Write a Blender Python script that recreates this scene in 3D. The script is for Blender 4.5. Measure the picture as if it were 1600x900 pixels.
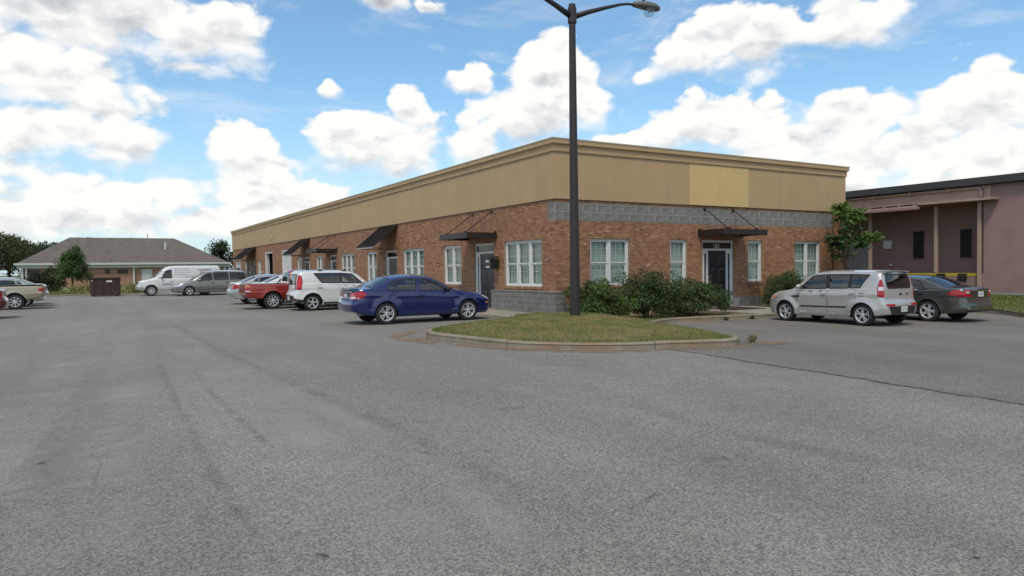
import bpy, bmesh, math, random
import numpy as np
from mathutils import Vector, Matrix
from mathutils.bvhtree import BVHTree

random.seed(7); rng = np.random.default_rng(7)
scene = bpy.context.scene
col = scene.collection
for o in list(bpy.data.objects):
    bpy.data.objects.remove(o)

# ------------------------------------------------------------------ camera
# world axes: +X runs along the entrance facade, +Y along the long facade; the brick corner is at the origin
F_PX, PITCH, ROLL, YAW = 1112.54, 0.0273, 0.01257, 0.5383
cam_data = bpy.data.cameras.new('camera'); cam = bpy.data.objects.new('camera', cam_data); col.objects.link(cam)
cam_data.sensor_width = 36.0; cam_data.lens = F_PX / 1600 * 36.0; cam_data.clip_end = 3000; cam_data.clip_start = 0.1
fw = Vector((math.sin(YAW) * math.cos(PITCH), math.cos(YAW) * math.cos(PITCH), -math.sin(PITCH)))
rt = Vector((math.cos(YAW), -math.sin(YAW), 0)); up = rt.cross(fw)
cr = math.cos(ROLL) * rt - math.sin(ROLL) * up; cu = math.sin(ROLL) * rt + math.cos(ROLL) * up
M = Matrix((cr, cu, -fw)).transposed().to_4x4(); M.translation = Vector((-13.91, -20.37, 1.6))
cam.matrix_world = M
scene.camera = cam
CAM = Vector((-13.91, -20.37, 1.6))
def pix_dir(px, py):
    return (cr * ((px - 800) / F_PX) - cu * ((py - 450) / F_PX) + fw).normalized()

# ------------------------------------------------------------------ sky, sun, exposure
SUN_EL, SUN_AZ = math.radians(58), math.radians(227)      # azimuth of the sun measured from +X
CL_MAX, CL_BIL, CL_LIT = 6.4, 0.8, 0.90
world = bpy.data.worlds.new('World'); scene.world = world; world.use_nodes = True
def build_sky():
    nt = world.node_tree; N = nt.nodes; L = nt.links; N.clear()
    def nd(t, **k):
        n = N.new(t)
        for a, b in k.items(): setattr(n, a, b)
        return n
    def math_(op, a, b=None, c=None, clamp=False):
        n = nd('ShaderNodeMath', operation=op, use_clamp=clamp)
        for i, v in enumerate((a, b, c)):
            if v is None: continue
            if isinstance(v, (int, float)): n.inputs[i].default_value = v
            else: L.new(v, n.inputs[i])
        return n.outputs[0]
    def vmath(op, a, b=None):
        n = nd('ShaderNodeVectorMath', operation=op)
        for i, v in enumerate((a, b)):
            if v is None: continue
            if isinstance(v, tuple): n.inputs[i].default_value = v
            else: L.new(v, n.inputs[i])
        return n.outputs['Value'] if op == 'LENGTH' else n.outputs['Vector']
    def mrange(v, a, b, c=0.0, d=1.0):
        n = nd('ShaderNodeMapRange', interpolation_type='SMOOTHSTEP')
        L.new(v, n.inputs['Value'])
        for k, x in zip(('From Min', 'From Max', 'To Min', 'To Max'), (a, b, c, d)): n.inputs[k].default_value = x
        return n.outputs['Result']
    def noise(vec, scale, detail, rough=0.55, dist=0.0):
        n = nd('ShaderNodeTexNoise'); L.new(vec, n.inputs['Vector'])
        n.inputs['Scale'].default_value = scale; n.inputs['Detail'].default_value = detail
        n.inputs['Roughness'].default_value = rough; n.inputs['Distortion'].default_value = dist
        return n.outputs['Fac']
    sky = nd('ShaderNodeTexSky'); sky.sky_type = 'NISHITA'; sky.sun_disc = False
    sky.sun_elevation = SUN_EL; sky.sun_rotation = math.pi / 2 - SUN_AZ
    sky.air_density = 1.0; sky.dust_density = 0.7; sky.ozone_density = 2.2
    tc = nd('ShaderNodeTexCoord'); d = tc.outputs['Generated']
    sep = nd('ShaderNodeSeparateXYZ'); L.new(d, sep.inputs[0])
    az = math_('ARCTAN2', sep.outputs['Y'], sep.outputs['X']); el = math_('ARCSINE', sep.outputs['Z'])
    comb = nd('ShaderNodeCombineXYZ'); L.new(az, comb.inputs[0]); L.new(el, comb.inputs[1]); p0 = comb.outputs[0]
    # warp of the cloud outlines
    dn = nd('ShaderNodeTexNoise'); L.new(d, dn.inputs['Vector']); dn.inputs['Scale'].default_value = 13.0
    dn.inputs['Detail'].default_value = 4.0; dn.inputs['Roughness'].default_value = 0.5
    warp = vmath('MULTIPLY', vmath('SUBTRACT', dn.outputs['Color'], (0.5, 0.5, 0.5)), (0.07, 0.06, 0.0))
    p = vmath('ADD', p0, warp)
    # (centre x, y, radius x, y in pixels of the view, weight) of the cumulus heaps in view
    heaps = [(150, 165, 130, 45, .75), (20, 335, 220, 60, .95), (480, 350, 150, 34, .85), (1480, 275, 200, 34, .9), (1280, 275, 200, 28, .85), (690, 285, 90, 20, .6), (120, 15, 300, 80, 1.0), (330, 62, 105, 58, .95), (60, 120, 170, 60, 1.0), (300, 108, 85, 22, .8),
             (190, 215, 110, 52, .95), (60, 205, 150, 45, .9), (30, 255, 130, 60, .7), (370, 235, 62, 50, 1.0), (395, 290, 80, 55, 1.0),
             (475, 318, 70, 40, .9), (110, 300, 230, 48, .85), (150, 350, 330, 45, .8), (400, 345, 200, 38, .75), (40, 385, 200, 25, .5), (300, 385, 200, 20, .4), (600, 225, 120, 62, 1.0),
             (632, 165, 44, 48, 1.0), (515, 142, 26, 18, .7), (735, 126, 42, 22, .75), (860, 115, 78, 58, 1.0), (845, 185, 105, 60, 1.0),
             (745, 230, 52, 38, .9), (915, 165, 52, 42, .85), (1010, 117, 34, 13, .5), (1090, 92, 62, 40, .9), (1190, 62, 120, 58, 1.0),
             (1320, 40, 110, 55, .95), (605, 5, 50, 22, .8), (680, 8, 24, 16, .6), (1130, 195, 120, 55, 1.0), (965, 222, 70, 22, .8),
             (1330, 190, 95, 52, 1.0), (1535, 165, 115, 70, 1.0), (1420, 245, 260, 50, .95), (1230, 235, 150, 45, .95), (1590, 235, 130, 50, .9)]
    field = None; hgt = None
    for (x, y, rx, ry, w) in heaps:
        v = pix_dir(x, y); a0, e0 = math.atan2(v.y, v.x), math.asin(v.z)
        k = math.hypot((x - 800) / F_PX, 1.0)
        rxa = rx / F_PX / k ** 2; rya = ry / F_PX / k
        q = vmath('MULTIPLY', vmath('SUBTRACT', p, (a0, e0, 0)), (1 / (rxa * 1.22), 1 / (rya * 1.22), 0))
        g = math_('MULTIPLY', math_('SUBTRACT', 1.0, vmath('LENGTH', q)), w)
        s = nd('ShaderNodeSeparateXYZ'); L.new(q, s.inputs[0])
        wi = math_('POWER', math_('MAXIMUM', math_('ADD', g, 0.30), 0.0), 3.0); hi_ = math_('MULTIPLY', wi, s.outputs['Y'])
        if field is None: field, hsum, wsum = g, hi_, wi
        else:
            hsum = math_('ADD', hsum, hi_); wsum = math_('ADD', wsum, wi)
            field = math_('SMOOTH_MAX', field, g, 0.12)
    hgt = math_('DIVIDE', hsum, math_('ADD', wsum, 0.004))
    # the same kind of broken cumulus goes on over the rest of the sky
    dz = vmath('MULTIPLY', d, (1.0, 1.0, 1.7))
    gen = mrange(noise(dz, 3.1, 3.0, 0.5), 0.34, 0.60, -0.75, 0.85)
    vc = pix_dir(800, 250)
    dot = nd('ShaderNodeVectorMath', operation='DOT_PRODUCT'); L.new(d, dot.inputs[0]); dot.inputs[1].default_value = vc
    inview = mrange(dot.outputs['Value'], 0.60, 0.78)
    gen = math_('SUBTRACT', gen, math_('MULTIPLY', inview, 1.6))
    field = math_('MAXIMUM', field, gen)
    def puffs(vec, scale):                                # rounded billows: inverted cell distance
        n = nd('ShaderNodeTexVoronoi', feature='F1'); L.new(vec, n.inputs['Vector'])
        n.inputs['Scale'].default_value = scale; n.inputs['Detail'].default_value = 1.5; n.inputs['Roughness'].default_value = 0.5; n.inputs['Lacunarity'].default_value = 2.2
        return math_('SUBTRACT', 0.62, n.outputs['Distance'])
    wob = nd('ShaderNodeTexNoise'); L.new(dz, wob.inputs['Vector']); wob.inputs['Scale'].default_value = 24.0; wob.inputs['Detail'].default_value = 5.0
    dw = vmath('ADD', dz, vmath('MULTIPLY', vmath('SUBTRACT', wob.outputs['Color'], (0.5, 0.5, 0.5)), (0.045, 0.045, 0.045)))
    fb = noise(dz, 7.0, 8.0, 0.55, 0.2); pf = puffs(dw, 16.0)
    dens = math_('ADD', field, math_('MULTIPLY', math_('SUBTRACT', fb, 0.5), 0.75))
    dens = math_('ADD', dens, math_('MULTIPLY', pf, 0.55))
    wid = mrange(hgt, -0.5, 0.45, 0.62, 0.17)             # crisp tops, frayed undersides
    al = nd('ShaderNodeMapRange', interpolation_type='SMOOTHSTEP'); L.new(dens, al.inputs['Value']); al.inputs['From Min'].default_value = 0.02
    L.new(math_('ADD', wid, 0.02), al.inputs['From Max']); alpha = al.outputs['Result']
    wz = vmath('MULTIPLY', d, (1.0, 1.0, 3.2))
    wisp = mrange(noise(wz, 5.0, 8.0, 0.62, 0.6), 0.50, 0.80, 0.0, 0.55)
    alpha = math_('MAXIMUM', alpha, wisp)
    # billows: compare with the same field a little further towards the light
    off = (-0.010, -0.004, 0.020)
    pfu = puffs(vmath('ADD', dw, off), 16.0); fbu = noise(vmath('ADD', dz, off), 7.0, 8.0, 0.55, 0.2)
    bil = math_('ADD', math_('MULTIPLY', math_('SUBTRACT', pf, pfu), 0.55), math_('MULTIPLY', math_('SUBTRACT', fb, fbu), 1.2))
    hc = math_('MINIMUM', math_('MAXIMUM', hgt, -0.9), 0.9)
    lit = math_('ADD', math_('ADD', math_('MULTIPLY', bil, CL_BIL), CL_LIT), math_('MULTIPLY', hc, 0.16))
    core = mrange(dens, 0.15, 0.9, 0.0, 1.0)
    base = mrange(hgt, -0.7, 0.25, 0.30, 0.0)             # flat grey undersides
    hi = mrange(el, 0.27, 0.37, 0.0, 1.0)                 # higher up one looks at the undersides
    shade = math_('MULTIPLY', core, math_('ADD', base, math_('MULTIPLY', hi, 0.58)))
    lit = math_('SUBTRACT', lit, shade, clamp=False)
    lit = math_('MINIMUM', math_('MAXIMUM', lit, 0.34), 1.12)
    ramp = nd('ShaderNodeValToRGB'); L.new(lit, ramp.inputs[0])
    e = ramp.color_ramp.elements; e[0].position = 0.30; e[0].color = (0.40, 0.42, 0.45, 1); e[1].position = 0.88; e[1].color = (1.0, 0.99, 0.965, 1)
    m = ramp.color_ramp.elements.new(0.62); m.color = (0.70, 0.72, 0.74, 1)
    cl = vmath('MULTIPLY', ramp.outputs[0], (CL_MAX, CL_MAX, CL_MAX))
    # thin milky veil near the horizon
    skyc = vmath('MULTIPLY', sky.outputs[0], (0.80, 1.07, 1.12))
    veil = nd('ShaderNodeMix', data_type='RGBA'); L.new(mrange(el, 0.0, 0.28, 0.62, 0.06), veil.inputs[0])
    L.new(skyc, veil.inputs[6]); veil.inputs[7].default_value = (4.3, 5.1, 5.9, 1)
    mix = nd('ShaderNodeMix', data_type='RGBA'); L.new(alpha, mix.inputs[0]); L.new(veil.outputs[2], mix.inputs[6]); L.new(cl, mix.inputs[7])
    bg = nd('ShaderNodeBackground'); bg.inputs['Strength'].default_value = 0.10; L.new(mix.outputs[2], bg.inputs['Color'])
    out = nd('ShaderNodeOutputWorld'); L.new(bg.outputs[0], out.inputs['Surface'])
build_sky()
world.cycles.sampling_method = 'MANUAL'; world.cycles.sample_map_resolution = 512

sun_data = bpy.data.lights.new('sun', 'SUN'); sun_data.energy = 1.5; sun_data.angle = math.radians(15); sun_data.color = (1.0, 0.89, 0.73)
sun = bpy.data.objects.new('sun', sun_data); col.objects.link(sun)
sd = Vector((math.cos(SUN_EL) * math.cos(SUN_AZ), math.cos(SUN_EL) * math.sin(SUN_AZ), math.sin(SUN_EL)))
sun.rotation_euler = sd.to_track_quat('Z', 'Y').to_euler(); sun.location = (0, 0, 60)
vs = scene.view_settings; vs.view_transform = 'Standard'; vs.look = 'None'; vs.exposure = 0.66; vs.gamma = 1.0; vs.use_curve_mapping = False
scene.cycles.use_denoising = True
scene.cycles.max_bounces = 6; scene.cycles.diffuse_bounces = 3; scene.cycles.glossy_bounces = 3; scene.cycles.transmission_bounces = 4
scene.cycles.transparent_max_bounces = 12; scene.cycles.caustics_reflective = False; scene.cycles.caustics_refractive = False

# ------------------------------------------------------------------ materials
def srgb(r, g, b):
    f = lambda c: c / 12.92 if c <= .04045 else ((c + .055) / 1.055) ** 2.4
    return (f(r / 255), f(g / 255), f(b / 255), 1.0)
MATS = {}
def mat(name, base=(.5, .5, .5), rough=.6, metal=0.0, spec=.5, vary=0.0, vscale=3.0, bump=0.0, bscale=40.0, coat=0.0, attr=False,
        dirt=None, dscale=0.6, damt=0.0, streak=1.0):
    if name in MATS: return MATS[name]
    m = bpy.data.materials.new(name); m.use_nodes = True; nt = m.node_tree; N = nt.nodes; L = nt.links
    b = N['Principled BSDF']; base = tuple(base[:3]) + (1.0,)
    b.inputs['Base Color'].default_value = base; b.inputs['Roughness'].default_value = rough; b.inputs['Metallic'].default_value = metal
    b.inputs['Specular IOR Level'].default_value = spec; b.inputs['Coat Weight'].default_value = coat; b.inputs['Coat Roughness'].default_value = 0.03
    tc = N.new('ShaderNodeTexCoord'); cur = None
    if attr:
        a = N.new('ShaderNodeAttribute'); a.attribute_name = 'Col'; cur = a.outputs['Color']
    def mixc(fac, c1, c2, blend='MIX'):
        x = N.new('ShaderNodeMix'); x.data_type = 'RGBA'; x.blend_type = blend
        for s, v in ((0, fac), (6, c1), (7, c2)):
            if isinstance(v, (float, int, tuple)): x.inputs[s].default_value = v
            else: L.new(v, x.inputs[s])
        return x.outputs[2]
    if vary > 0:
        n = N.new('ShaderNodeTexNoise'); n.inputs['Scale'].default_value = vscale; n.inputs['Detail'].default_value = 8; n.inputs['Roughness'].default_value = .62
        L.new(tc.outputs['Object'], n.inputs['Vector'])
        r = N.new('ShaderNodeMapRange'); r.inputs['From Min'].default_value = .3; r.inputs['From Max'].default_value = .7
        r.inputs['To Min'].default_value = 1 - vary; r.inputs['To Max'].default_value = 1 + vary; L.new(n.outputs['Fac'], r.inputs['Value'])
        v = N.new('ShaderNodeVectorMath'); v.operation = 'SCALE'; L.new(r.outputs[0], v.inputs['Scale'])
        if cur is None: v.inputs[0].default_value = base[:3]
        else: L.new(cur, v.inputs[0])
        cur = v.outputs[0]
    if dirt is not None:
        n = N.new('ShaderNodeTexNoise'); n.inputs['Scale'].default_value = dscale; n.inputs['Detail'].default_value = 9; n.inputs['Roughness'].default_value = .7
        mpn = N.new('ShaderNodeMapping'); mpn.inputs['Scale'].default_value = (1, 1, streak); L.new(tc.outputs['Object'], mpn.inputs[0]); L.new(mpn.outputs[0], n.inputs['Vector'])
        r = N.new('ShaderNodeMapRange'); r.inputs['From Min'].default_value = .48; r.inputs['From Max'].default_value = .72
        r.inputs['To Min'].default_value = 0; r.inputs['To Max'].default_value = damt; L.new(n.outputs['Fac'], r.inputs['Value'])
        cur = mixc(r.outputs[0], cur if cur is not None else base, tuple(dirt[:3]) + (1.0,))
    if cur is not None: L.new(cur, b.inputs['Base Color'])
    if bump > 0:
        n = N.new('ShaderNodeTexNoise'); n.inputs['Scale'].default_value = bscale; n.inputs['Detail'].default_value = 5
        L.new(tc.outputs['Object'], n.inputs['Vector'])
        bp = N.new('ShaderNodeBump'); bp.inputs['Strength'].default_value = min(1, bump); bp.inputs['Distance'].default_value = .01
        L.new(n.outputs['Fac'], bp.inputs['Height']); L.new(bp.outputs['Normal'], b.inputs['Normal'])
    MATS[name] = m
    return m
def glass(name, tint=(.55, .6, .6), refl=1.0, rough=0.01, f0=.055):
    if name in MATS: return MATS[name]
    m = bpy.data.materials.new(name); m.use_nodes = True; nt = m.node_tree; N = nt.nodes; L = nt.links; N.clear()
    tr = N.new('ShaderNodeBsdfTransparent'); tr.inputs[0].default_value = tuple(tint) + (1,)
    gl = N.new('ShaderNodeBsdfGlossy'); gl.inputs['Roughness'].default_value = rough; gl.inputs[0].default_value = (refl, refl, refl, 1)
    lw = N.new('ShaderNodeLayerWeight'); lw.inputs[0].default_value = .5
    pw = N.new('ShaderNodeMath'); pw.operation = 'POWER'; pw.inputs[1].default_value = 4.0; L.new(lw.outputs['Facing'], pw.inputs[0])
    fr = N.new('ShaderNodeMath'); fr.operation = 'MULTIPLY_ADD'; fr.inputs[1].default_value = .85; fr.inputs[2].default_value = f0; fr.use_clamp = True; L.new(pw.outputs[0], fr.inputs[0])
    mx = N.new('ShaderNodeMixShader'); o = N.new('ShaderNodeOutputMaterial')
    L.new(fr.outputs[0], mx.inputs[0]); L.new(tr.outputs[0], mx.inputs[1]); L.new(gl.outputs[0], mx.inputs[2]); L.new(mx.outputs[0], o.inputs[0])
    MATS[name] = m
    return m

# ------------------------------------------------------------------ helpers
def tag(o, label=None, cat=None, group=None, kind=None):
    for k, v in (('label', label), ('category', cat), ('group', group), ('kind', kind)):
        if v: o[k] = v
    return o
def empty(name, loc=(0, 0, 0), rz=0.0, label=None, cat=None, group=None, parent=None):
    o = bpy.data.objects.new(name, None); col.objects.link(o); o.location = loc; o.rotation_euler = (0, 0, rz); o.empty_display_size = .2
    if parent: o.parent = parent
    return tag(o, label, cat, group)
def link_mesh(name, me, m, parent=None, loc=None):
    o = bpy.data.objects.new(name, me); col.objects.link(o)
    if m is not None and not me.materials: me.materials.append(m)
    if parent: o.parent = parent
    if loc is not None: o.location = loc
    return o
class MB:
    """collects plain shapes and links them as one mesh object"""
    def __init__(s): s.v = []; s.f = []
    def add(s, vs, fs):
        b = len(s.v); s.v.extend(tuple(map(float, v)) for v in vs); s.f.extend(tuple(b + i for i in f) for f in fs); return s
    def box(s, x0, x1, y0, y1, z0, z1):
        x0, x1 = min(x0, x1), max(x0, x1); y0, y1 = min(y0, y1), max(y0, y1); z0, z1 = min(z0, z1), max(z0, z1)
        return s.add([(x0, y0, z0), (x1, y0, z0), (x1, y1, z0), (x0, y1, z0), (x0, y0, z1), (x1, y0, z1), (x1, y1, z1), (x0, y1, z1)],
                     [(0, 3, 2, 1), (4, 5, 6, 7), (0, 1, 5, 4), (1, 2, 6, 5), (2, 3, 7, 6), (3, 0, 4, 7)])
    def quad(s, a, b, c, d): return s.add([a, b, c, d], [(0, 1, 2, 3)])
    def tube(s, pts, r, n=8, cap=True):
        pts = [Vector(p) for p in pts]; rs = r if isinstance(r, (list, tuple)) else [r] * len(pts)
        b = len(s.v); prev = None
        for i, p in enumerate(pts):
            t = (pts[min(i + 1, len(pts) - 1)] - pts[max(i - 1, 0)]).normalized()
            if prev is None:
                prev = t.orthogonal().normalized()
            prev = (prev - t * prev.dot(t)).normalized(); q = t.cross(prev)
            for k in range(n):
                a = 2 * math.pi * k / n
                s.v.append(tuple(p + (prev * math.cos(a) + q * math.sin(a)) * rs[i]))
        for i in range(len(pts) - 1):
            for k in range(n):
                s.f.append((b + i * n + k, b + i * n + (k + 1) % n, b + (i + 1) * n + (k + 1) % n, b + (i + 1) * n + k))
        if cap:
            s.f.append(tuple(b + k for k in reversed(range(n)))); e = b + (len(pts) - 1) * n; s.f.append(tuple(e + k for k in range(n)))
        return s
    def lathe(s, prof, n=24, axis='z', c=(0, 0, 0)):
        b = len(s.v); m = len(prof)
        for k in range(n):
            a = 2 * math.pi * k / n
            for (r, h) in prof:
                x, y = r * math.cos(a), r * math.sin(a)
                p = (x, y, h) if axis == 'z' else (x, h, y)
                s.v.append((p[0] + c[0], p[1] + c[1], p[2] + c[2]))
        for k in range(n):
            for i in range(m - 1):
                a0, a1 = b + k * m + i, b + ((k + 1) % n) * m + i
                s.f.append((a0, a1, a1 + 1, a0 + 1))
        return s
    def prism(s, poly, z0, z1):
        n = len(poly)
        return s.add([(x, y, z0) for x, y in poly] + [(x, y, z1) for x, y in poly],
                     [tuple(reversed(range(n))), tuple(range(n, 2 * n))] + [(i, (i + 1) % n, n + (i + 1) % n, n + i) for i in range(n)])
    def mesh(s, name, bevel=0.0, smooth=False, fix=True):
        me = bpy.data.meshes.new(name); me.from_pydata(s.v, [], s.f)
        if bevel or fix:
            bm = bmesh.new(); bm.from_mesh(me)
            if fix: bmesh.ops.recalc_face_normals(bm, faces=bm.faces)
            if bevel:
                bmesh.ops.bevel(bm, geom=[e for e in bm.edges if len(e.link_faces) == 2 and e.calc_face_angle(0) > .5], offset=bevel, segments=2, affect='EDGES', clamp_overlap=True)
            bm.to_mesh(me); bm.free()
        if smooth: me.shade_smooth()
        return me
    def build(s, name, m, parent=None, bevel=0.0, smooth=False, loc=None, fix=True):
        if parent is not None and loc is None:
            off = Vector((0, 0, 0)); q = parent
            while q is not None: off = off + q.location; q = q.parent
            if off.length > 0: s.v = [(x - off.x, y - off.y, z - off.z) for x, y, z in s.v]
        return link_mesh(name, s.mesh(name, bevel, smooth, fix), m, parent, loc)
def copy_tree(o, parent=None):
    c = o.copy(); col.objects.link(c); c.parent = parent
    for ch in o.children: copy_tree(ch, c)
    return c
def sstep(a, b, x):
    t = min(1, max(0, (x - a) / (b - a))); return t * t * (3 - 2 * t)
def gz(x, y=0):                       # the lot falls a little towards the entrance side
    return -0.21 * sstep(-3.0, 1.5, x) * (1 - sstep(14.2, 16.5, x))
# ================================================================== THE SETTING
from mathutils.geometry import delaunay_2d_cdt
def catmull(pts, n=6, closed=False):
    P = [Vector(p) for p in pts]; out = []
    m = len(P)
    for i in range(m - 1 if not closed else m):
        g = lambda k: P[k % m] if closed else P[min(max(k, 0), m - 1)]
        a, b, c, d = g(i - 1), g(i), g(i + 1), g(i + 2)
        for k in range(n):
            t = k / n
            out.append(0.5 * ((2 * b) + (c - a) * t + (2 * a - 5 * b + 4 * c - d) * t * t + (3 * b - 3 * c + d - a) * t ** 3))
    if not closed: out.append(P[-1])
    return [tuple(p) for p in out]
def inside(poly, x, y):
    c = False; n = len(poly); j = n - 1
    for i in range(n):
        xi, yi = poly[i][0], poly[i][1]; xj, yj = poly[j][0], poly[j][1]
        if (yi > y) != (yj > y) and x < (xj - xi) * (y - yi) / (yj - yi) + xi: c = not c
        j = i
    return c
def inside_np(poly, X, Y):
    c = np.zeros(X.shape, bool); n = len(poly); j = n - 1
    for i in range(n):
        xi, yi = poly[i][0], poly[i][1]; xj, yj = poly[j][0], poly[j][1]
        if yi != yj:
            k = ((yi > Y) != (yj > Y)) & (X < (xj - xi) * (Y - yi) / (yj - yi) + xi); c ^= k
        j = i
    return c
def edge_dist_np(poly, X, Y):
    D = np.full(X.shape, 1e9)
    for i in range(len(poly)):
        ax, ay = poly[i][:2]; bx, by = poly[(i + 1) % len(poly)][:2]
        dx, dy = bx - ax, by - ay; l2 = dx * dx + dy * dy + 1e-12
        t = np.clip(((X - ax) * dx + (Y - ay) * dy) / l2, 0, 1)
        D = np.minimum(D, np.hypot(X - ax - t * dx, Y - ay - t * dy))
    return D

def asphalt(name, tone, warm, scale=1.0):
    m = bpy.data.materials.new(name); m.use_nodes = True; nt = m.node_tree; N = nt.nodes; L = nt.links; b = N['Principled BSDF']
    tc = N.new('ShaderNodeTexCoord')
    def noise(s, det, rough=.6, vec=None):
        n = N.new('ShaderNodeTexNoise'); n.inputs['Scale'].default_value = s; n.inputs['Detail'].default_value = det; n.inputs['Roughness'].default_value = rough
        L.new(vec or tc.outputs['Object'], n.inputs['Vector']); return n.outputs['Fac']
    def rng_(v, a, b_, c, d):
        r = N.new('ShaderNodeMapRange'); L.new(v, r.inputs[0])
        for i, x in enumerate((a, b_, c, d)): r.inputs[i + 1].default_value = x
        return r.outputs[0]
    def mul(a, c):
        x = N.new('ShaderNodeMath'); x.operation = 'MULTIPLY'; L.new(a, x.inputs[0])
        if isinstance(c, float): x.inputs[1].default_value = c
        else: L.new(c, x.inputs[1])
        return x.outputs[0]
    vor = N.new('ShaderNodeTexVoronoi'); vor.inputs['Scale'].default_value = 85 * scale; L.new(tc.outputs['Object'], vor.inputs['Vector'])
    sepc = N.new('ShaderNodeSeparateColor'); L.new(vor.outputs['Color'], sepc.inputs[0])
    stones = rng_(sepc.outputs[0], 0, 1, .52, 1.55)
    fine = rng_(noise(210 * scale, 3, .7), .25, .75, .70, 1.30)
    mp = N.new('ShaderNodeMapping'); mp.inputs['Scale'].default_value = (1.0, .10, 1.0); L.new(tc.outputs['Object'], mp.inputs['Vector'])
    lanes = rng_(noise(.55, 5, .55, mp.outputs[0]), .3, .7, .88, 1.12)
    blot = rng_(noise(.22, 7, .62), .3, .7, .88, 1.13)
    mid = rng_(noise(2.6, 6, .65), .3, .7, .95, 1.05)
    v = mul(mul(mul(mul(stones, fine), lanes), blot), mid)
    sc = N.new('ShaderNodeVectorMath'); sc.operation = 'SCALE'; sc.inputs[0].default_value = tone; L.new(v, sc.inputs['Scale'])
    mx = N.new('ShaderNodeMix'); mx.data_type = 'RGBA'; L.new(rng_(noise(.5, 8, .7), .52, .75, 0, .35), mx.inputs[0])
    L.new(sc.outputs[0], mx.inputs[6])
    w2 = N.new('ShaderNodeVectorMath'); w2.operation = 'SCALE'; w2.inputs[0].default_value = warm; L.new(v, w2.inputs['Scale']); L.new(w2.outputs[0], mx.inputs[7])
    L.new(mx.outputs[2], b.inputs['Base Color']); b.inputs['Roughness'].default_value = .85; b.inputs['Specular IOR Level'].default_value = .3
    bp = N.new('ShaderNodeBump'); bp.inputs['Strength'].default_value = .5; bp.inputs['Distance'].default_value = .006
    hgt = N.new('ShaderNodeMath'); hgt.operation = 'ADD'; L.new(stones, hgt.inputs[0]); L.new(fine, hgt.inputs[1]); L.new(hgt.outputs[0], bp.inputs['Height']); L.new(bp.outputs[0], b.inputs['Normal'])
    return m
M_ASPH = asphalt('aged_asphalt', (.203, .193, .174), (.218, .200, .170))
M_ASPH2 = asphalt('newer_asphalt', (.164, .155, .140), (.174, .160, .138))
M_CONC = mat('weathered_concrete', (.28, .26, .215), .85, vary=.16, vscale=2.5, bump=.4, bscale=60, dirt=(.17, .14, .10), dscale=1.6, damt=.6)
M_KERB = mat('kerb_concrete', (.235, .205, .155), .88, vary=.18, vscale=3, bump=.5, bscale=50, dirt=(.25, .125, .055), dscale=.7, damt=.9)
M_SOIL = mat('lawn_soil', (.15, .125, .06), .95, vary=.3, vscale=5)
M_LAWN = mat('far_lawn', (.10, .13, .035), .95, vary=.35, vscale=.6, dirt=(.2, .17, .07), dscale=.25, damt=.6)

# ground to the horizon
g = MB()
R = 2500
g.add([(-R, -R, -.32), (R, -R, -.32), (R, R, -.32), (-R, R, -.32)], [(0, 1, 2, 3)])
tag(g.build('ground', M_LAWN, fix=False), kind='structure')
US = [-70, -30, -8] + list(np.arange(-3.2, 2.2, .3)) + [6, 12, 14.2, 15, 15.8, 16.5, 24]
def sheet(name, us, v0, v1, m, lift=0.0):
    mb = MB(); vv = list(np.linspace(v0, v1, 5))
    vs_ = [(u, v, gz(u) + lift) for u in us for v in vv]; k = len(vv)
    mb.add(vs_, [(i * k + j, (i + 1) * k + j, (i + 1) * k + j + 1, i * k + j + 1) for i in range(len(us) - 1) for j in range(k - 1)])
    return tag(mb.build(name, m, fix=False), kind='structure')
sheet('parking_lot', US, -60, 40.6, M_ASPH)
sheet('service_lane', [-9, -3, 0.02], 40.6, 64, M_ASPH, -.004)
# the newer strip of asphalt on the entrance side, with an uneven edge
edge = catmull([(-4.30, -10.0, 0), (-4.35, -11.2, 0), (-4.55, -12.6, 0), (-4.62, -13.8, 0), (-4.82, -15.2, 0), (-4.95, -16.6, 0), (-5.3, -19, 0), (-6, -30, 0), (-6.5, -60, 0)], 10)
edge = [(x + .02 * math.sin(y * 7.3) + .015 * math.sin(y * 19.1), y) for x, y, _ in edge]
mb = MB(); us2 = [0] + [u for u in US if u > -1.0]
rows = [(x, y) for x, y in edge]
for i, (x, y) in enumerate([(-4.30, -3.9)] + rows):
    lst = [x + (-1.2 - x) * t for t in (0, .25, .5, .75, 1)] + [u for u in US if u > -1.1]
    if i == 0: width = len(lst)
    mb.v.extend((u, y, gz(u) + .006) for u in lst)
n_rows = len(rows) + 1
mb.f.extend((i * width + j, (i + 1) * width + j, (i + 1) * width + j + 1, i * width + j + 1) for i in range(n_rows - 1) for j in range(width - 1))
tag(mb.build('entrance_lot', M_ASPH2), kind='structure')

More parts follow.
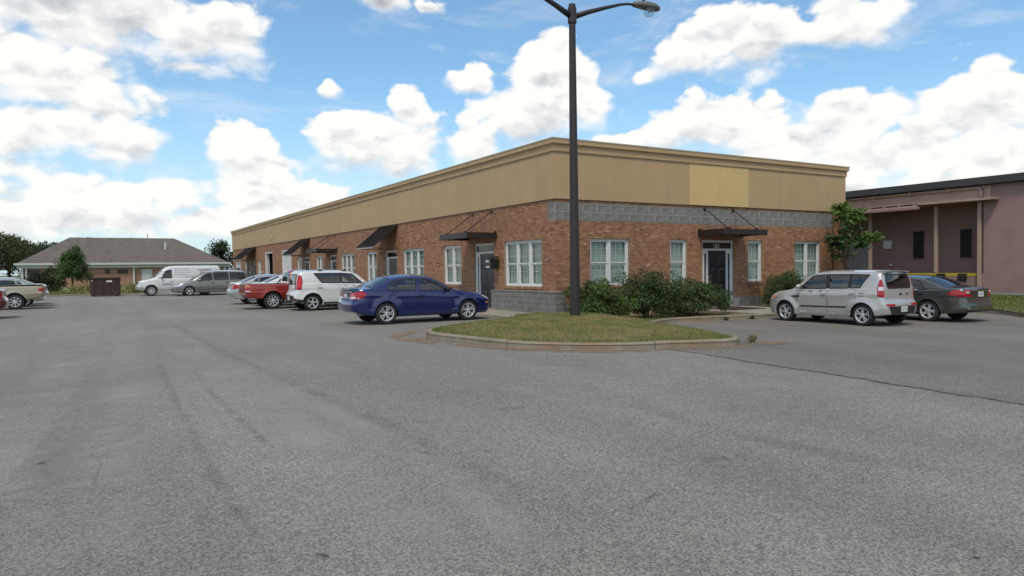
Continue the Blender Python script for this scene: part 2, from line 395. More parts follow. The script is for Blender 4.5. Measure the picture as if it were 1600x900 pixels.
# stains, worn tracks and faded paint: thin sheets with ragged edges
def ragged(name, colour, dens, nscale=3.0, rough=.9):
    m = bpy.data.materials.new(name); m.use_nodes = True; nt = m.node_tree; N = nt.nodes; L = nt.links; b = N['Principled BSDF']
    b.inputs['Base Color'].default_value = tuple(colour) + (1,); b.inputs['Roughness'].default_value = rough
    uv = N.new('ShaderNodeUVMap'); sp = N.new('ShaderNodeSeparateXYZ'); L.new(uv.outputs[0], sp.inputs[0])
    tc = N.new('ShaderNodeTexCoord')
    def noise(s, d):
        n = N.new('ShaderNodeTexNoise'); n.inputs['Scale'].default_value = s; n.inputs['Detail'].default_value = d; n.inputs['Roughness'].default_value = .7
        L.new(tc.outputs['Object'], n.inputs['Vector']); return n.outputs['Fac']
    def mth(op, a, c):
        x = N.new('ShaderNodeMath'); x.operation = op; x.use_clamp = op == 'MULTIPLY'
        for i, v in enumerate((a, c)):
            if isinstance(v, (int, float)): x.inputs[i].default_value = v
            else: L.new(v, x.inputs[i])
        return x.outputs[0]
    def tri(out):          # 0 at the borders, 1 in the middle
        return mth('SUBTRACT', 1.0, absd(out))
    def absd(out):
        s = mth('SUBTRACT', out, .5); a = N.new('ShaderNodeMath'); a.operation = 'ABSOLUTE'; L.new(s, a.inputs[0])
        d = N.new('ShaderNodeMath'); d.operation = 'MULTIPLY'; d.inputs[1].default_value = 2.0; L.new(a.outputs[0], d.inputs[0]); return d.outputs[0]
    def sm(v, a, c):
        r = N.new('ShaderNodeMapRange'); r.interpolation_type = 'SMOOTHSTEP'; L.new(v, r.inputs[0]); r.inputs[1].default_value = a; r.inputs[2].default_value = c; return r.outputs[0]
    across = sm(tri(sp.outputs[1]), 0, .8); along = sm(tri(sp.outputs[0]), 0, .25)
    nz = sm(noise(nscale, 6), .35, .65); nf = sm(noise(70, 4), .30, .70)
    a = mth('MULTIPLY', mth('MULTIPLY', across, along), mth('MULTIPLY', mth('MULTIPLY', nz, nf), dens))
    tr = N.new('ShaderNodeBsdfTransparent'); mx = N.new('ShaderNodeMixShader'); L.new(a, mx.inputs[0]); L.new(tr.outputs[0], mx.inputs[1]); L.new(b.outputs[0], mx.inputs[2])
    L.new(mx.outputs[0], N['Material Output'].inputs[0]); MATS[name] = m
    return m
def gpix(px, py, z=0.0):
    d = pix_dir(px, py); t = (z - CAM.z) / d.z; q = CAM + d * t; return (q.x, q.y)
def strip(name, pts, width, m, lift, closed_ends=True):
    pts = catmull([(p[0], p[1], 0) for p in pts], 8); n = len(pts)
    me = bpy.data.meshes.new(name); V = []; Fc = []; UV = []
    for i, p in enumerate(pts):
        a, c = Vector(pts[max(i - 1, 0)]), Vector(pts[min(i + 1, n - 1)]); t = (c - a).normalized(); q = Vector((-t.y, t.x, 0))
        for s in (-.5, 0, .5):
            w = Vector(p) + q * s * width; V.append((w.x, w.y, gz(w.x) + lift))
    for i in range(n - 1):
        for s in (0, 1):
            Fc.append((i * 3 + s, (i + 1) * 3 + s, (i + 1) * 3 + s + 1, i * 3 + s + 1))
            u0, u1 = i / (n - 1), (i + 1) / (n - 1); UV += [(u0, s / 2), (u1, s / 2), (u1, (s + 1) / 2), (u0, (s + 1) / 2)]
    me.from_pydata(V, [], Fc); l = me.uv_layers.new(name='UVMap'); l.data.foreach_set('uv', [c for p in UV for c in p])
    return tag(link_mesh(name, me, m), kind='structure')
m_rust = ragged('rust_stain', (.13, .108, .085), .42, 2.2)
m_pale = ragged('worn_pale', (.40, .385, .355), .9, .5)
m_dust = ragged('pale_dust', (.33, .33, .32), .85, 1.4)
m_dark = ragged('dark_tread', (.13, .13, .13), .4, .7)
m_paint = ragged('faded_paint', (.46, .46, .44), .8, 4.0)
m_crack = ragged('crack_fill', (.045, .035, .028), 1.6, 5.0)
m_mud = ragged('red_silt', (.26, .18, .11), 1.8, 1.6)
strip('tar_stain', [gpix(*q) for q in ((246, 560), (262, 600), (290, 655), (330, 735), (375, 805), (405, 850))], .16, m_rust, .006)
strip('tar_stain', [gpix(*q) for q in ((300, 575), (335, 620), (380, 660), (420, 700))], .14, m_rust, .006)
strip('worn_track', [gpix(*q) for q in ((235, 505), (320, 575), (420, 640), (520, 710), (620, 800), (700, 895))], .9, m_pale, .0035)
strip('worn_track', [gpix(*q) for q in ((240, 500), (330, 560), (440, 610), (560, 665), (650, 715), (760, 800), (860, 895))], .55, m_pale, .004)
strip('worn_track', [gpix(*q) for q in ((150, 490), (100, 580), (50, 680), (-40, 820))], 1.3, m_pale, .004)
strip('worn_track', [gpix(*q) for q in ((190, 470), (205, 520), (190, 620), (150, 740), (100, 900))], 1.2, m_pale, .004)
strip('tread_mark', [gpix(*q) for q in ((250, 495), (340, 545), (450, 595), (600, 660), (720, 720), (800, 760))], .3, m_dark, .005)
strip('tread_mark', [gpix(*q) for q in ((900, 600), (1050, 650), (1250, 700), (1600, 760))], .5, m_dark, .005)
strip('dust_patch', [gpix(*q) for q in ((95, 537), (150, 536), (215, 535))], 1.4, m_dust, .007)
strip('dust_patch', [gpix(*q) for q in ((825, 568), (860, 566), (905, 572))], .30, m_dust, .007)
strip('dust_patch', [gpix(*q) for q in ((885, 577), (905, 577), (915, 577))], .16, m_dust, .007)
strip('oil_patch', [gpix(*q) for q in ((58, 728), (72, 722), (90, 718))], .09, m_crack, .007)
strip('oil_patch', [gpix(*q) for q in ((1518, 872), (1527, 873), (1536, 874))], .04, m_crack, .007)
strip('oil_patch', [gpix(*q) for q in ((490, 866), (503, 868), (512, 872))], .05, m_crack, .007)
strip('seam_crack', edge[:-8], .05, m_crack, .011)
for pts_ in (((620, 700), (690, 712), (770, 705), (850, 722)), ((300, 640), (360, 632), (450, 648)), ((980, 800), (1040, 770), (1130, 776)), ((1330, 575), (1400, 590), (1500, 585)), ((520, 560), (600, 575), (690, 572))):
    strip('hairline_crack', [gpix(*q) for q in pts_], .018, m_crack, .012)
for (px, py, w_) in ((560, 518, .5), (640, 513, .45), (1275, 540, .5), (1460, 535, .55), (430, 497, .5), (1120, 720, .25), (240, 820, .2), (800, 640, .3)):
    x_, y_ = gpix(px, py); strip('oil_spot', [(x_ - w_ * .6, y_), (x_, y_ + .05), (x_ + w_ * .6, y_)], w_ * .8, m_dark, .008)
strip('seam_crack', [(x - .05, y) for x, y in edge[8:-8]], .22, m_rust, .009)
strip('parking_stripe', [(1.15, -7.0), (1.12, -8.5), (1.02, -10.0)], .11, m_paint, .011)
strip('parking_stripe', [(-7.8, 3.25), (-6.4, 3.2), (-4.2, 3.2)], .10, m_paint, .007)
strip('parking_stripe', [(-7.6, 6.4), (-6.2, 6.4), (-4.2, 6.4)], .10, m_paint, .007)
for k in range(4): strip('parking_stripe', [(-16.4, 10.2 + 2.7 * k * 1.02), (-18.5, 10.2 + 2.7 * k * 1.02), (-20.5, 10.2 + 2.7 * k * 1.02)], .10, m_paint, .007)

# ---- planted island that wraps the building corner, kerbed
outline = catmull([(-2.25, -1.35, 0), (-3.8, -2.35, 0), (-5.5, -3.3, 0), (-6.65, -4.2, 0), (-7.12, -5.2, 0), (-7.0, -6.3, 0), (-6.66, -8.0, 0), (-5.95, -9.1, 0), (-5.0, -9.82, 0),
                   (-4.35, -10.0, 0), (-3.66, -10.3, 0), (-2.95, -10.5, 0), (-2.4, -10.2, 0), (-1.9, -9.3, 0), (-1.05, -7.65, 0), (-.55, -6.4, 0), (.0, -5.0, 0), (.9, -4.0, 0),
                   (2.2, -3.35, 0), (3.5, -3.5, 0), (4.5, -3.65, 0), (6.2, -3.9, 0), (9.0, -4.0, 0), (14.6, -4.0, 0)], 5)
out2 = [(p[0], p[1]) for p in outline]
kerb = empty('kerb', (0, 0, 0)); tag(kerb, kind='structure')
def kerb_seg(pts, top, parent, name='kerb_stone', w=.15, drop=.24, m=M_KERB):
    mb = MB(); n = len(pts); V = []
    for i, p in enumerate(pts):
        a, c = Vector(pts[max(i - 1, 0)]), Vector(pts[min(i + 1, n - 1)]); t = (c - a).normalized(); q = Vector((t.y, -t.x)) * -1   # towards the planting
        g0 = top(p)
        for (o_, z_) in ((0, g0 - drop), (.012, g0 - .03), (.035, g0), (w, g0), (w, g0 - drop)):
            V.append((p[0] + q.x * o_, p[1] + q.y * o_, z_))
    k = 5; F = [(i * k + j, (i + 1) * k + j, (i + 1) * k + (j + 1) % k, i * k + (j + 1) % k) for i in range(n - 1) for j in range(k)]
    F += [tuple(range(k)), tuple((n - 1) * k + j for j in reversed(range(k)))]
    mb.add(V, F); return mb.build(name, m, parent)
def kerb_run(pts, top, parent, seglen=3.0):
    segs = [[pts[0]]]; acc = 0
    for a, c in zip(pts[:-1], pts[1:]):
        d = math.dist(a[:2], c[:2]); acc += d; segs[-1].append(c)
        if acc > seglen: segs.append([c]); acc = 0
    for s in segs:
        if len(s) < 2: continue
        a, b2 = Vector(s[0]), Vector(s[1]); s = list(s)
        s[0] = tuple(a + (b2 - a).normalized() * .008); a, b2 = Vector(s[-1]), Vector(s[-2]); s[-1] = tuple(a + (b2 - a).normalized() * .008)
        dz = random.uniform(-.006, .006)
        kerb_seg(s, lambda p: top(p) + dz, parent)
def ktop(p): return gz(p[0]) + .150
kerb_run(out2, ktop, kerb)
poly_is = out2 + [(14.6, -.02), (0.0, -.02), (-.5, -.75), (-2.2, -.9)]
ax, ay = np.meshgrid(np.arange(-7.2, 14.7, .3), np.arange(-10.7, .1, .3)); ax, ay = ax.ravel(), ay.ravel()
keep = inside_np(poly_is, ax, ay); ax, ay = ax[keep], ay[keep]
line = np.array(out2)
def dist_line(X, Y):
    D = np.full(np.shape(X), 1e9)
    for (a0, a1), (b0, b1) in zip(out2[:-1], out2[1:]):
        dx, dy = b0 - a0, b1 - a1; t = np.clip(((X - a0) * dx + (Y - a1) * dy) / (dx * dx + dy * dy + 1e-9), 0, 1)
        D = np.minimum(D, np.hypot(X - a0 - t * dx, Y - a1 - t * dy))
    return D
def soil_z(X, Y):
    D = dist_line(X, Y); G = np.array([gz(x) for x in np.atleast_1d(X)])
    m_ = np.clip(D / 1.6, 0, 1); m_ = m_ * m_ * (3 - 2 * m_)
    wall = np.clip((np.atleast_1d(Y) + 2.6) / 2.0, 0, 1) * (np.atleast_1d(X) > -1.2)
    E_ = np.clip((np.atleast_1d(X) - .2) / 2.0, 0, 1)
    return G * (1 - np.clip(D / 2.5, 0, 1)) * (1 - E_) - .105 * E_ + .105 * (1 - E_) + m_ * .12 * (1 - wall) * (1 - E_) - .07 * wall * (1 - E_)
keep = dist_line(ax, ay) > .2; ax, ay = ax[keep], ay[keep]
bpts = [(x, y) for x, y in poly_is]
verts2 = [Vector(p) for p in bpts] + [Vector((x, y)) for x, y in zip(ax, ay)]
res = delaunay_2d_cdt(verts2, [], [list(range(len(bpts)))], 1, 1e-5)
vx = np.array([v[:] for v in res[0]]); zz = soil_z(vx[:, 0], vx[:, 1])
me = bpy.data.meshes.new('planting_bed'); me.from_pydata([(x, y, z) for (x, y), z in zip(vx, zz)], [], [tuple(f) for f in res[2]]); me.shade_smooth()
tag(link_mesh('planting_bed', me, M_SOIL), kind='structure')
# silt washed along the kerb foot
silt = [(p[0] - (0.16 if p[1] > -9 else .0), p[1] - (.0 if p[1] > -9 else .17)) for p in out2[16:62]]
strip('silt', silt[::4], .62, m_mud, .012)
strip('silt', [(-6.4, -2.9), (-7.6, -4.6), (-7.45, -6.5)], .7, m_mud, .011)
strip('silt', [(.8, -4.4), (2.2, -3.65), (3.7, -3.8), (5.5, -4.15)], .5, m_mud, .011)
strip('silt', [(-2.2, -10.4), (-1.6, -10.3), (-.6, -10.1)], .8, m_mud, .012)

# concrete walks
mb = MB()
for k in range(24):
    v0 = -.9 + k * 1.9
    if v0 > 42: break
    b = MB().box(-2.2, -.012, v0 + .006, v0 + 1.894, -.2, .03)
    if k == 0: walk = empty('sidewalk'); tag(walk, kind='structure')
    b.build('slab', M_CONC, walk, bevel=.008)
walk2 = empty('sidewalk'); tag(walk2, kind='structure')
for (x0, x1) in ((6.0, 7.7), (7.71, 9.4)):
    for (y0, y1) in ((-3.78, -2.0), (-1.99, -.05)):
        MB().box(x0, x1, y0, y1, -.35, -.058 if y0 < -3 else -.054).build('slab', M_CONC, walk2, bevel=.008)
# kerb and grass verge before the pink building
kerb2 = empty('kerb'); tag(kerb2, kind='structure')
verge_line = catmull([(14.6, -4.0, 0), (13.9, -5.0, 0), (13.8, -6.2, 0), (13.6, -7.2, 0), (13.0, -8.2, 0), (12.1, -9.2, 0), (11.5, -10.4, 0), (11.2, -12, 0), (11.1, -16, 0), (11.1, -40, 0)], 5)
vl = [(p[0], p[1]) for p in verge_line]
kerb_run(vl, lambda p: gz(p[0]) + .14, kerb2)
poly_vg = vl + [(20.45, -40), (20.45, 30), (16.3, 30), (16.3, -.1), (14.6, -.1)]
res = delaunay_2d_cdt([Vector(p) for p in poly_vg], [], [list(range(len(poly_vg)))], 1, 1e-5)
me = bpy.data.meshes.new('grass_verge'); me.from_pydata([(v.x, v.y, -.085 + .285 * sstep(11.0, 20, v.x)) for v in res[0]], [], [tuple(f) for f in res[2]])
tag(link_mesh('grass_verge', me, M_LAWN), kind='structure')
# far lawn before the house, with a kerb
mb = MB(); xs = [-90, -40, -22, -9.02]
mb.add([(x, v, z) for x in xs for v, z in ((40.75, .10), (52, .16), (72, .2), (160, .2))], [(i * 4 + j, (i + 1) * 4 + j, (i + 1) * 4 + j + 1, i * 4 + j + 1) for i in range(3) for j in range(3)])
mb.add([(-9.02, 64.1, .18), (40, 64.1, .18), (40, 160, .2), (-9.02, 160, .2)], [(0, 1, 2, 3)])
tag(mb.build('lawn', M_LAWN), kind='structure')
kerb3 = empty('kerb'); tag(kerb3, kind='structure')
kerb_run([(-60 + i * 1.0, 40.6 + .15 * math.sin(i * .2)) for i in range(52)], lambda p: .12, kerb3, 6)
# ================================================================== MAIN BUILDING
CP = .0776                                   # brick course pitch
def crs(n): return n * CP
Z_HEAD, Z_SILL, Z_TOP, Z_GAR = crs(34), crs(12), crs(51) + .02, crs(43)
M_BRICK = mat('brick', (.3, .17, .1), .88, attr=True, vary=.10, vscale=9, bump=.35, bscale=60)
M_MORT = mat('mortar', (.30, .235, .175), .95, vary=.12, vscale=4)
M_EIFS = mat('tan_stucco', (.455, .318, .176), .92, vary=.045, vscale=1.1, bump=.25, bscale=180, dirt=(.37, .265, .155), dscale=1.6, damt=.55, streak=.10)
M_EIFSP = mat('yellow_stucco', (.61, .435, .195), .92, vary=.035, vscale=1.5, bump=.25, bscale=180)
M_COP = mat('coping_metal', (.42, .36, .25), .5, vary=.05)
M_CMU = mat('grey_block', (.195, .190, .172), .95, vary=.30, vscale=6, bump=.9, bscale=55, dirt=(.27, .27, .255), dscale=2.5, damt=.4)
M_CMUJ = mat('block_joint', (.32, .315, .295), .95, vary=.1)
M_WHITE = mat('white_vinyl', (.66, .66, .65), .45, vary=.04, vscale=5)
M_BLACKD = mat('black_door', (.014, .014, .016), .32, vary=.1, vscale=8)
M_METAL = mat('dark_bronze', (.022, .018, .018), .45, vary=.2, vscale=4)
M_GLASS = glass('window_glass', (.74, .82, .78), .8)
M_BLIND = mat('blind', (.64, .68, .64), .6, vary=.05, vscale=3)
M_CURT = mat('curtain', (.48, .53, .49), .8, vary=.15, vscale=6)
M_DARK = mat('dark_room', (.012, .012, .013), .9)
M_CHROME = mat('chrome', (.75, .75, .76), .12, metal=1.0)
M_GREY = mat('grey_enamel', (.30, .31, .31), .5, vary=.06)

bldg = empty('commercial_building', (0, 0, 0), label='long one-storey brick building with tan stucco band and black canopies', cat='building')
LEN_L, LEN_R = 62.8, 16.1
class Face:
    """a facade: a runs along it, d outward, z up"""
    def __init__(s, side): s.side = side
    def p(s, a, d, z): return (-d, a, z) if s.side == 'L' else (a, -d, z)
    def box(s, mb, a0, a1, d0, d1, z0, z1):
        x0, y0, _ = s.p(a0, d0, 0); x1, y1, _ = s.p(a1, d1, 0); mb.box(x0, x1, y0, y1, z0, z1); return mb
FL, FR = Face('L'), Face('R')
# openings: (a0, a1, z0, z1)
op_L = dict(big=(.85, 3.49), w2=(7.2, 8.96), w3=(11.15, 13.73), n3=(17.64, 19.24), w5=(21.47, 24.06), w6=(28.11, 29.78), w7=(33.48, 35.11),
            f1=(48.4, 49.78), f2=(52.72, 53.95), f3=(54.7, 56.2))
op_R = dict(w1=(1.53, 3.32), n1=(5.36, 6.23), n2=(9.70, 10.56), w4=(12.66, 14.40))
doors_L = [(4.30, 5.96), (14.61, 16.27), (25.06, 26.55), (31.52, 33.05), (50.6, 51.9)]
doors_R = [(7.07, 8.84)]
bays_L = [(36.86, 39.95), (43.33, 46.47), (58.3, 61.0)]
OL = [(a, b, Z_SILL, Z_HEAD) for a, b in op_L.values()] + [(a, b, -.05, Z_HEAD) for a, b in doors_L] + [(a, b, -.05, Z_GAR if a < 50 else crs(34)) for a, b in bays_L]
OR = [(a, b, Z_SILL, Z_HEAD) for a, b in op_R.values()] + [(a, b, -.05, Z_HEAD) for a, b in doors_R]
def wall_with_openings(face, a0, a1, z0, z1, ops, depth, name, m, parent, inset):
    As = sorted({a0, a1} | {v for o in ops for v in o[:2] if a0 < v < a1}); Zs = sorted({z0, z1} | {v for o in ops for v in o[2:] if z0 < v < z1})
    mb = MB()
    for i in range(len(As) - 1):
        for j in range(len(Zs) - 1):
            ca, cz = (As[i] + As[i + 1]) / 2, (Zs[j] + Zs[j + 1]) / 2
            if any(o[0] < ca < o[1] and o[2] < cz < o[3] for o in ops): continue
            mb.quad(face.p(As[i], -inset, Zs[j]), face.p(As[i + 1], -inset, Zs[j]), face.p(As[i + 1], -inset, Zs[j + 1]), face.p(As[i], -inset, Zs[j + 1]))
    for o in ops:
        c = [(o[0], o[2]), (o[1], o[2]), (o[1], o[3]), (o[0], o[3])]
        for k in range(4):
            (p0, q0), (p1, q1) = c[k], c[(k + 1) % 4]
            mb.quad(face.p(p0, -inset, q0), face.p(p1, -inset, q1), face.p(p1, -depth, q1), face.p(p0, -depth, q0))
    me = bpy.data.meshes.new(name); me.from_pydata(mb.v, [], mb.f)
    return link_mesh(name, me, m, parent)
wall_with_openings(FL, 0, LEN_L, -.3, 4.02, OL, .26, 'wall', M_MORT, bldg, .012)
wall_with_openings(FR, 0.012, LEN_R, -.3, 4.02, OR, .26, 'wall', M_MORT, bldg, .012)
MB().box(LEN_R - .3, LEN_R, .02, LEN_L, -.3, 4.0).build('wall', M_MORT, bldg)
MB().box(.02, LEN_R - .31, LEN_L - .3, LEN_L, -.3, 4.0).build('wall', M_MORT, bldg)
MB().box(.28, LEN_R - .32, .28, LEN_L - .32, 3.98, 4.03).build('ceiling', M_DARK, bldg)

# bricks: thousands of small ones, real relief, one mesh per facade
PAL = np.array([(.335, .175, .092), (.30, .150, .080), (.375, .205, .110), (.27, .128, .072), (.40, .235, .135), (.325, .160, .095), (.245, .118, .072), (.36, .18, .088)])
def brickwork(face, a0, a1, z_lo, ops, band, name, BW=.2125):
    V = []; F = []; C = []
    def brick(x0, x1, z0, z1, d):
        if x1 - x0 < .025: return
        b = len(V); e = .004
        V.extend([face.p(x0, -.013, z0), face.p(x1, -.013, z0), face.p(x1, -.013, z1), face.p(x0, -.013, z1),
                  face.p(x0 + e, d, z0 + e), face.p(x1 - e, d, z0 + e), face.p(x1 - e, d, z1 - e), face.p(x0 + e, d, z1 - e)])
        q = [(4, 5, 6, 7), (0, 1, 5, 4), (1, 2, 6, 5), (2, 3, 7, 6), (3, 0, 4, 7)]
        if face.side == 'L': q = [tuple(reversed(t)) for t in q]
        F.extend(tuple(b + i for i in t) for t in q)
        w = rng.random(); c = (PAL[rng.integers(len(PAL))] * .7 + PAL.mean(0) * .3) * np.array([1.0, .97, .95]) * rng.uniform(.90, 1.10)
        if rng.random() < .03: c = c * .62
        if rng.random() < .04: c = c * 1.25 + .02
        C.extend([tuple(c) + (1,)] * 8)
    n0 = int(round(z_lo / CP)); n1 = 52
    for n in range(n0, n1):
        z0, z1 = n * CP + .0045, (n + 1) * CP - .0045
        if n == 51: z1 = min(z1, Z_TOP)
        zc = (z0 + z1) / 2
        cuts = sorted((o[0], o[1]) for o in ops if o[2] < zc < o[3])
        if band and band[2] < zc < band[3]: cuts.append((band[0], band[1])); cuts.sort()
        spans = []; p = a0
        for c0, c1 in cuts:
            if c0 > p: spans.append((p, c0))
            p = max(p, c1)
        if p < a1: spans.append((p, a1))
        off = (n % 2) * BW / 2
        for s0, s1 in spans:
            k = math.floor((s0 - off) / BW); x = k * BW + off
            while x < s1:
                brick(max(x, s0) + .0045, min(x + BW, s1) - .0045, z0, z1, .0 + rng.uniform(-.002, .003)); x += BW
    for o in ops:                                   # rowlock sills
        if o[2] > .5 and o[1] - o[0] < 4:
            x = o[0] - .08
            while x < o[1] + .05:
                brick(x + .004, x + CP - .004, o[2] - CP - .02, o[2] - .004, .028); x += CP
    me = bpy.data.meshes.new(name); me.from_pydata(V, [], F)
    at = me.color_attributes.new('Col', 'FLOAT_COLOR', 'POINT'); at.data.foreach_set('color', np.array(C, dtype=np.float32).ravel())
    o = link_mesh(name, me, M_BRICK, bldg); return tag(o, 'small red-brown bricks in running bond', None, None, 'stuff')
BAND0, BAND1 = crs(42), crs(50)
brickwork(FL, 0.0, LEN_L, 0.0, OL, (-1, .42, BAND0, BAND1), 'brick')
brickwork(FR, 0.0, LEN_R, crs(4), OR, (-1, 15.24, BAND0, BAND1), 'brick')
# control joint with a thin pipe near the end of the entrance side
MB().tube([FR.p(15.26, .05, -.1), FR.p(15.26, .05, 3.9)], .035, 8).build('conduit', mat('rusty_pipe', (.14, .085, .055), .7, vary=.2), bldg)

# grey blocks: band under the stucco and base course, each its own piece
def block_mesh(name, a, h, dpt, bev=.007):
    return MB().box(-a / 2, a / 2, -dpt / 2, dpt / 2, -h / 2, h / 2).mesh(name, bevel=bev)
BH = (BAND1 - BAND0) / 2; BL = .61
bm_full = block_mesh('block', BL - .02, BH - .02, .06)
FR.box(MB(), .002, 15.23, -.0115, -.001, BAND0, BAND1).build('band_mortar', M_CMUJ, bldg)
FL.box(MB(), .002, .42, -.0115, -.001, BAND0, BAND1).build('band_mortar', M_CMUJ, bldg)
for r in range(2):
    z = BAND0 + BH * (r + .5); a = .03 + (0 if r else -BL / 2)
    while a < 15.2:
        l0, l1 = max(a, .006), min(a + BL, 15.23)
        me_ = bm_full if l1 - l0 > BL - .01 else block_mesh('block', l1 - l0 - .02, BH - .02, .06)
        link_mesh('block', me_, M_CMU, bldg, loc=((l0 + l1) / 2, .026 + random.uniform(-.004, .003), z)); a += BL
    me_ = block_mesh('block', .40, BH - .012, .06)
    o = link_mesh('block', me_, M_CMU, bldg, loc=(.026, .212, z)); o.rotation_euler.z = math.pi / 2
for a0_, a1_ in ((.01, 7.06), (8.85, LEN_R)): FR.box(MB(), a0_, a1_, -.011, -.003, -.2, crs(4) - .002).build('base_mortar', M_CMUJ, bldg)
a = .02
while a < LEN_R - .3:
    if not (6.7 < a + .3 < 9.2):
        link_mesh('block', block_mesh('block', .60, crs(4) + .12, .07), M_CMU, bldg, loc=(a + .305, .012, crs(2) - .075))
    a += .61

# stucco band and cornice swept round the building
def sweep(prof, name, m, a=0.0):
    L_, R_ = LEN_L, LEN_R
    cs = [(0, L_, -1, 1), (0, 0, -1, -1), (R_, 0, 1, -1), (R_, L_, 1, 1)]; mb = MB(); k = len(prof)
    for (x, y, sx, sy) in cs: mb.v.extend((x + sx * d, y + sy * d, z) for d, z in prof)
    for i in range(4):
        j = (i + 1) % 4; mb.f.extend((i * k + n, j * k + n, j * k + n + 1, i * k + n + 1) for n in range(k - 1))
    return mb.build(name, m, bldg)
sweep([(-.25, Z_TOP + .012), (.045, Z_TOP + .012), (.05, Z_TOP + .02), (.055, 5.64)], 'stucco_band', M_EIFS)
sweep([(.03, 5.62), (.095, 5.62), (.10, 5.64), (.10, 5.835), (.115, 5.85), (.165, 5.875), (.17, 5.89), (.17, 6.03)], 'cornice', M_EIFS)
sweep([(.15, 6.03), (.185, 6.03), (.185, 6.072), (-.32, 6.085), (-.32, 5.5)], 'coping', M_COP)
MB().box(.33, LEN_R - .33, .33, LEN_L - .33, 5.3, 5.42).build('roof', mat('roof_membrane', (.3, .3, .29), .9, vary=.1), bldg)
for (a0, a1) in ((6.33, 7.985), (7.995, 9.66)):
    FR.box(MB(), a0, a1, .050, .064, Z_TOP + .022, 5.60).build('stucco_panel', M_EIFSP, bldg, bevel=.003)
# light fitting under the band
for v in (43.0, 55.0): FL.box(MB(), v, v + .35, .06, .22, 4.55, 4.62).build('wall_light', M_WHITE, bldg, bevel=.01)

# ---- windows
def window(face, a0, a1, n, style, sill=Z_SILL, head=Z_HEAD):
    F_ = MB(); dep0, dep1 = -.20, -.075
    fw_ = .075; mull = .13; uw = (a1 - a0 - 2 * fw_ - (n - 1) * mull) / n; zm = sill + (head - sill) * .485
    for x0, x1 in ((a0 + .004, a0 + fw_), (a1 - fw_, a1 - .004)): face.box(F_, x0, x1, dep0, dep1, sill + .004, head - .004)
    for k in range(n - 1):
        x = a0 + fw_ + uw * (k + 1) + mull * k; face.box(F_, x, x + mull, dep0, dep1 + .004, sill + .06, head - .07)
    face.box(F_, a0 + fw_, a1 - fw_, dep0, dep1 - .003, head - .075, head - .004); face.box(F_, a0 + fw_, a1 - fw_, dep0, dep1 + .012, sill + .004, sill + .06)
    win = F_.build('window', M_WHITE, bldg)
    G = MB(); glz = MB()
    for k in range(n):
        x0 = a0 + fw_ + (uw + mull) * k; x1 = x0 + uw
        for (z0, z1, d) in ((sill + .06, zm, -.135), (zm, head - .075, -.105)):
            s = MB(); st = .042
            face.box(s, x0, x0 + st, d - .03, d, z0, z1); face.box(s, x1 - st, x1, d - .03, d, z0, z1)
            face.box(s, x0 + st, x1 - st, d - .03, d, z0, z0 + st); face.box(s, x0 + st, x1 - st, d - .03, d, z1 - st, z1)
            s.build('sash', M_WHITE, win)
            MB().quad(face.p(x0 + st, d - .018, z0 + st), face.p(x1 - st, d - .018, z0 + st), face.p(x1 - st, d - .018, z1 - st), face.p(x0 + st, d - .018, z1 - st)).build('pane', M_GLASS, win)
            nv, nh = (3, 3) if style != 'far' else (2, 2)
            for i in range(1, nv):
                x = x0 + st + (uw - 2 * st) * i / nv; face.box(G, x - .006, x + .006, d - .016, d - .010, z0 + st, z1 - st)
            for j in range(1, nh):
                z = z0 + st + (z1 - z0 - 2 * st) * j / nh; face.box(G, x0 + st, x1 - st, d - .0155, d - .0095, z - .006, z + .006)
    G.build('muntin_grid', mat('muntin', (.50, .52, .50), .5), win)
    B = MB(); dd = -.215
    if style == 'blind':
        z = sill + .05
        while z < head - .03:
            B.quad(face.p(a0 + .03, dd, z), face.p(a1 - .03, dd, z), face.p(a1 - .03, dd - .010, z + .047), face.p(a0 + .03, dd - .010, z + .047)); z += .044
        B.build('blind', M_BLIND, win)
    else:
        m = 40; pts = [(a0 + .02 + (a1 - a0 - .04) * i / m, dd - .03 + .018 * math.sin(i * 1.35) + .012 * math.sin(i * 2.9 + a0)) for i in range(m + 1)]
        B.v.extend(face.p(x, d, z) for x, d in pts for z in (sill + .02, head - .02)); B.f.extend((2 * i, 2 * i + 2, 2 * i + 3, 2 * i + 1) for i in range(m))
        B.build('curtain', M_CURT, win)
    face.box(MB(), a0 - .02, a1 + .02, -.30, -.275, sill - .05, head + .05).build('back_board', M_DARK, win)
    return win
for k, n in (('big', 3), ('w2', 2), ('w3', 3), ('n3', 2), ('w5', 3), ('w6', 2), ('w7', 2)): window(FL, *op_L[k], n, 'curtain')
for k, n in (('f1', 2), ('f2', 1), ('f3', 2)): window(FL, *op_L[k], n, 'far')
for k, n in (('w1', 2), ('n1', 1), ('n2', 1), ('w4', 2)): window(FR, *op_R[k], n, 'blind' if k != 'w4' else 'curtain')

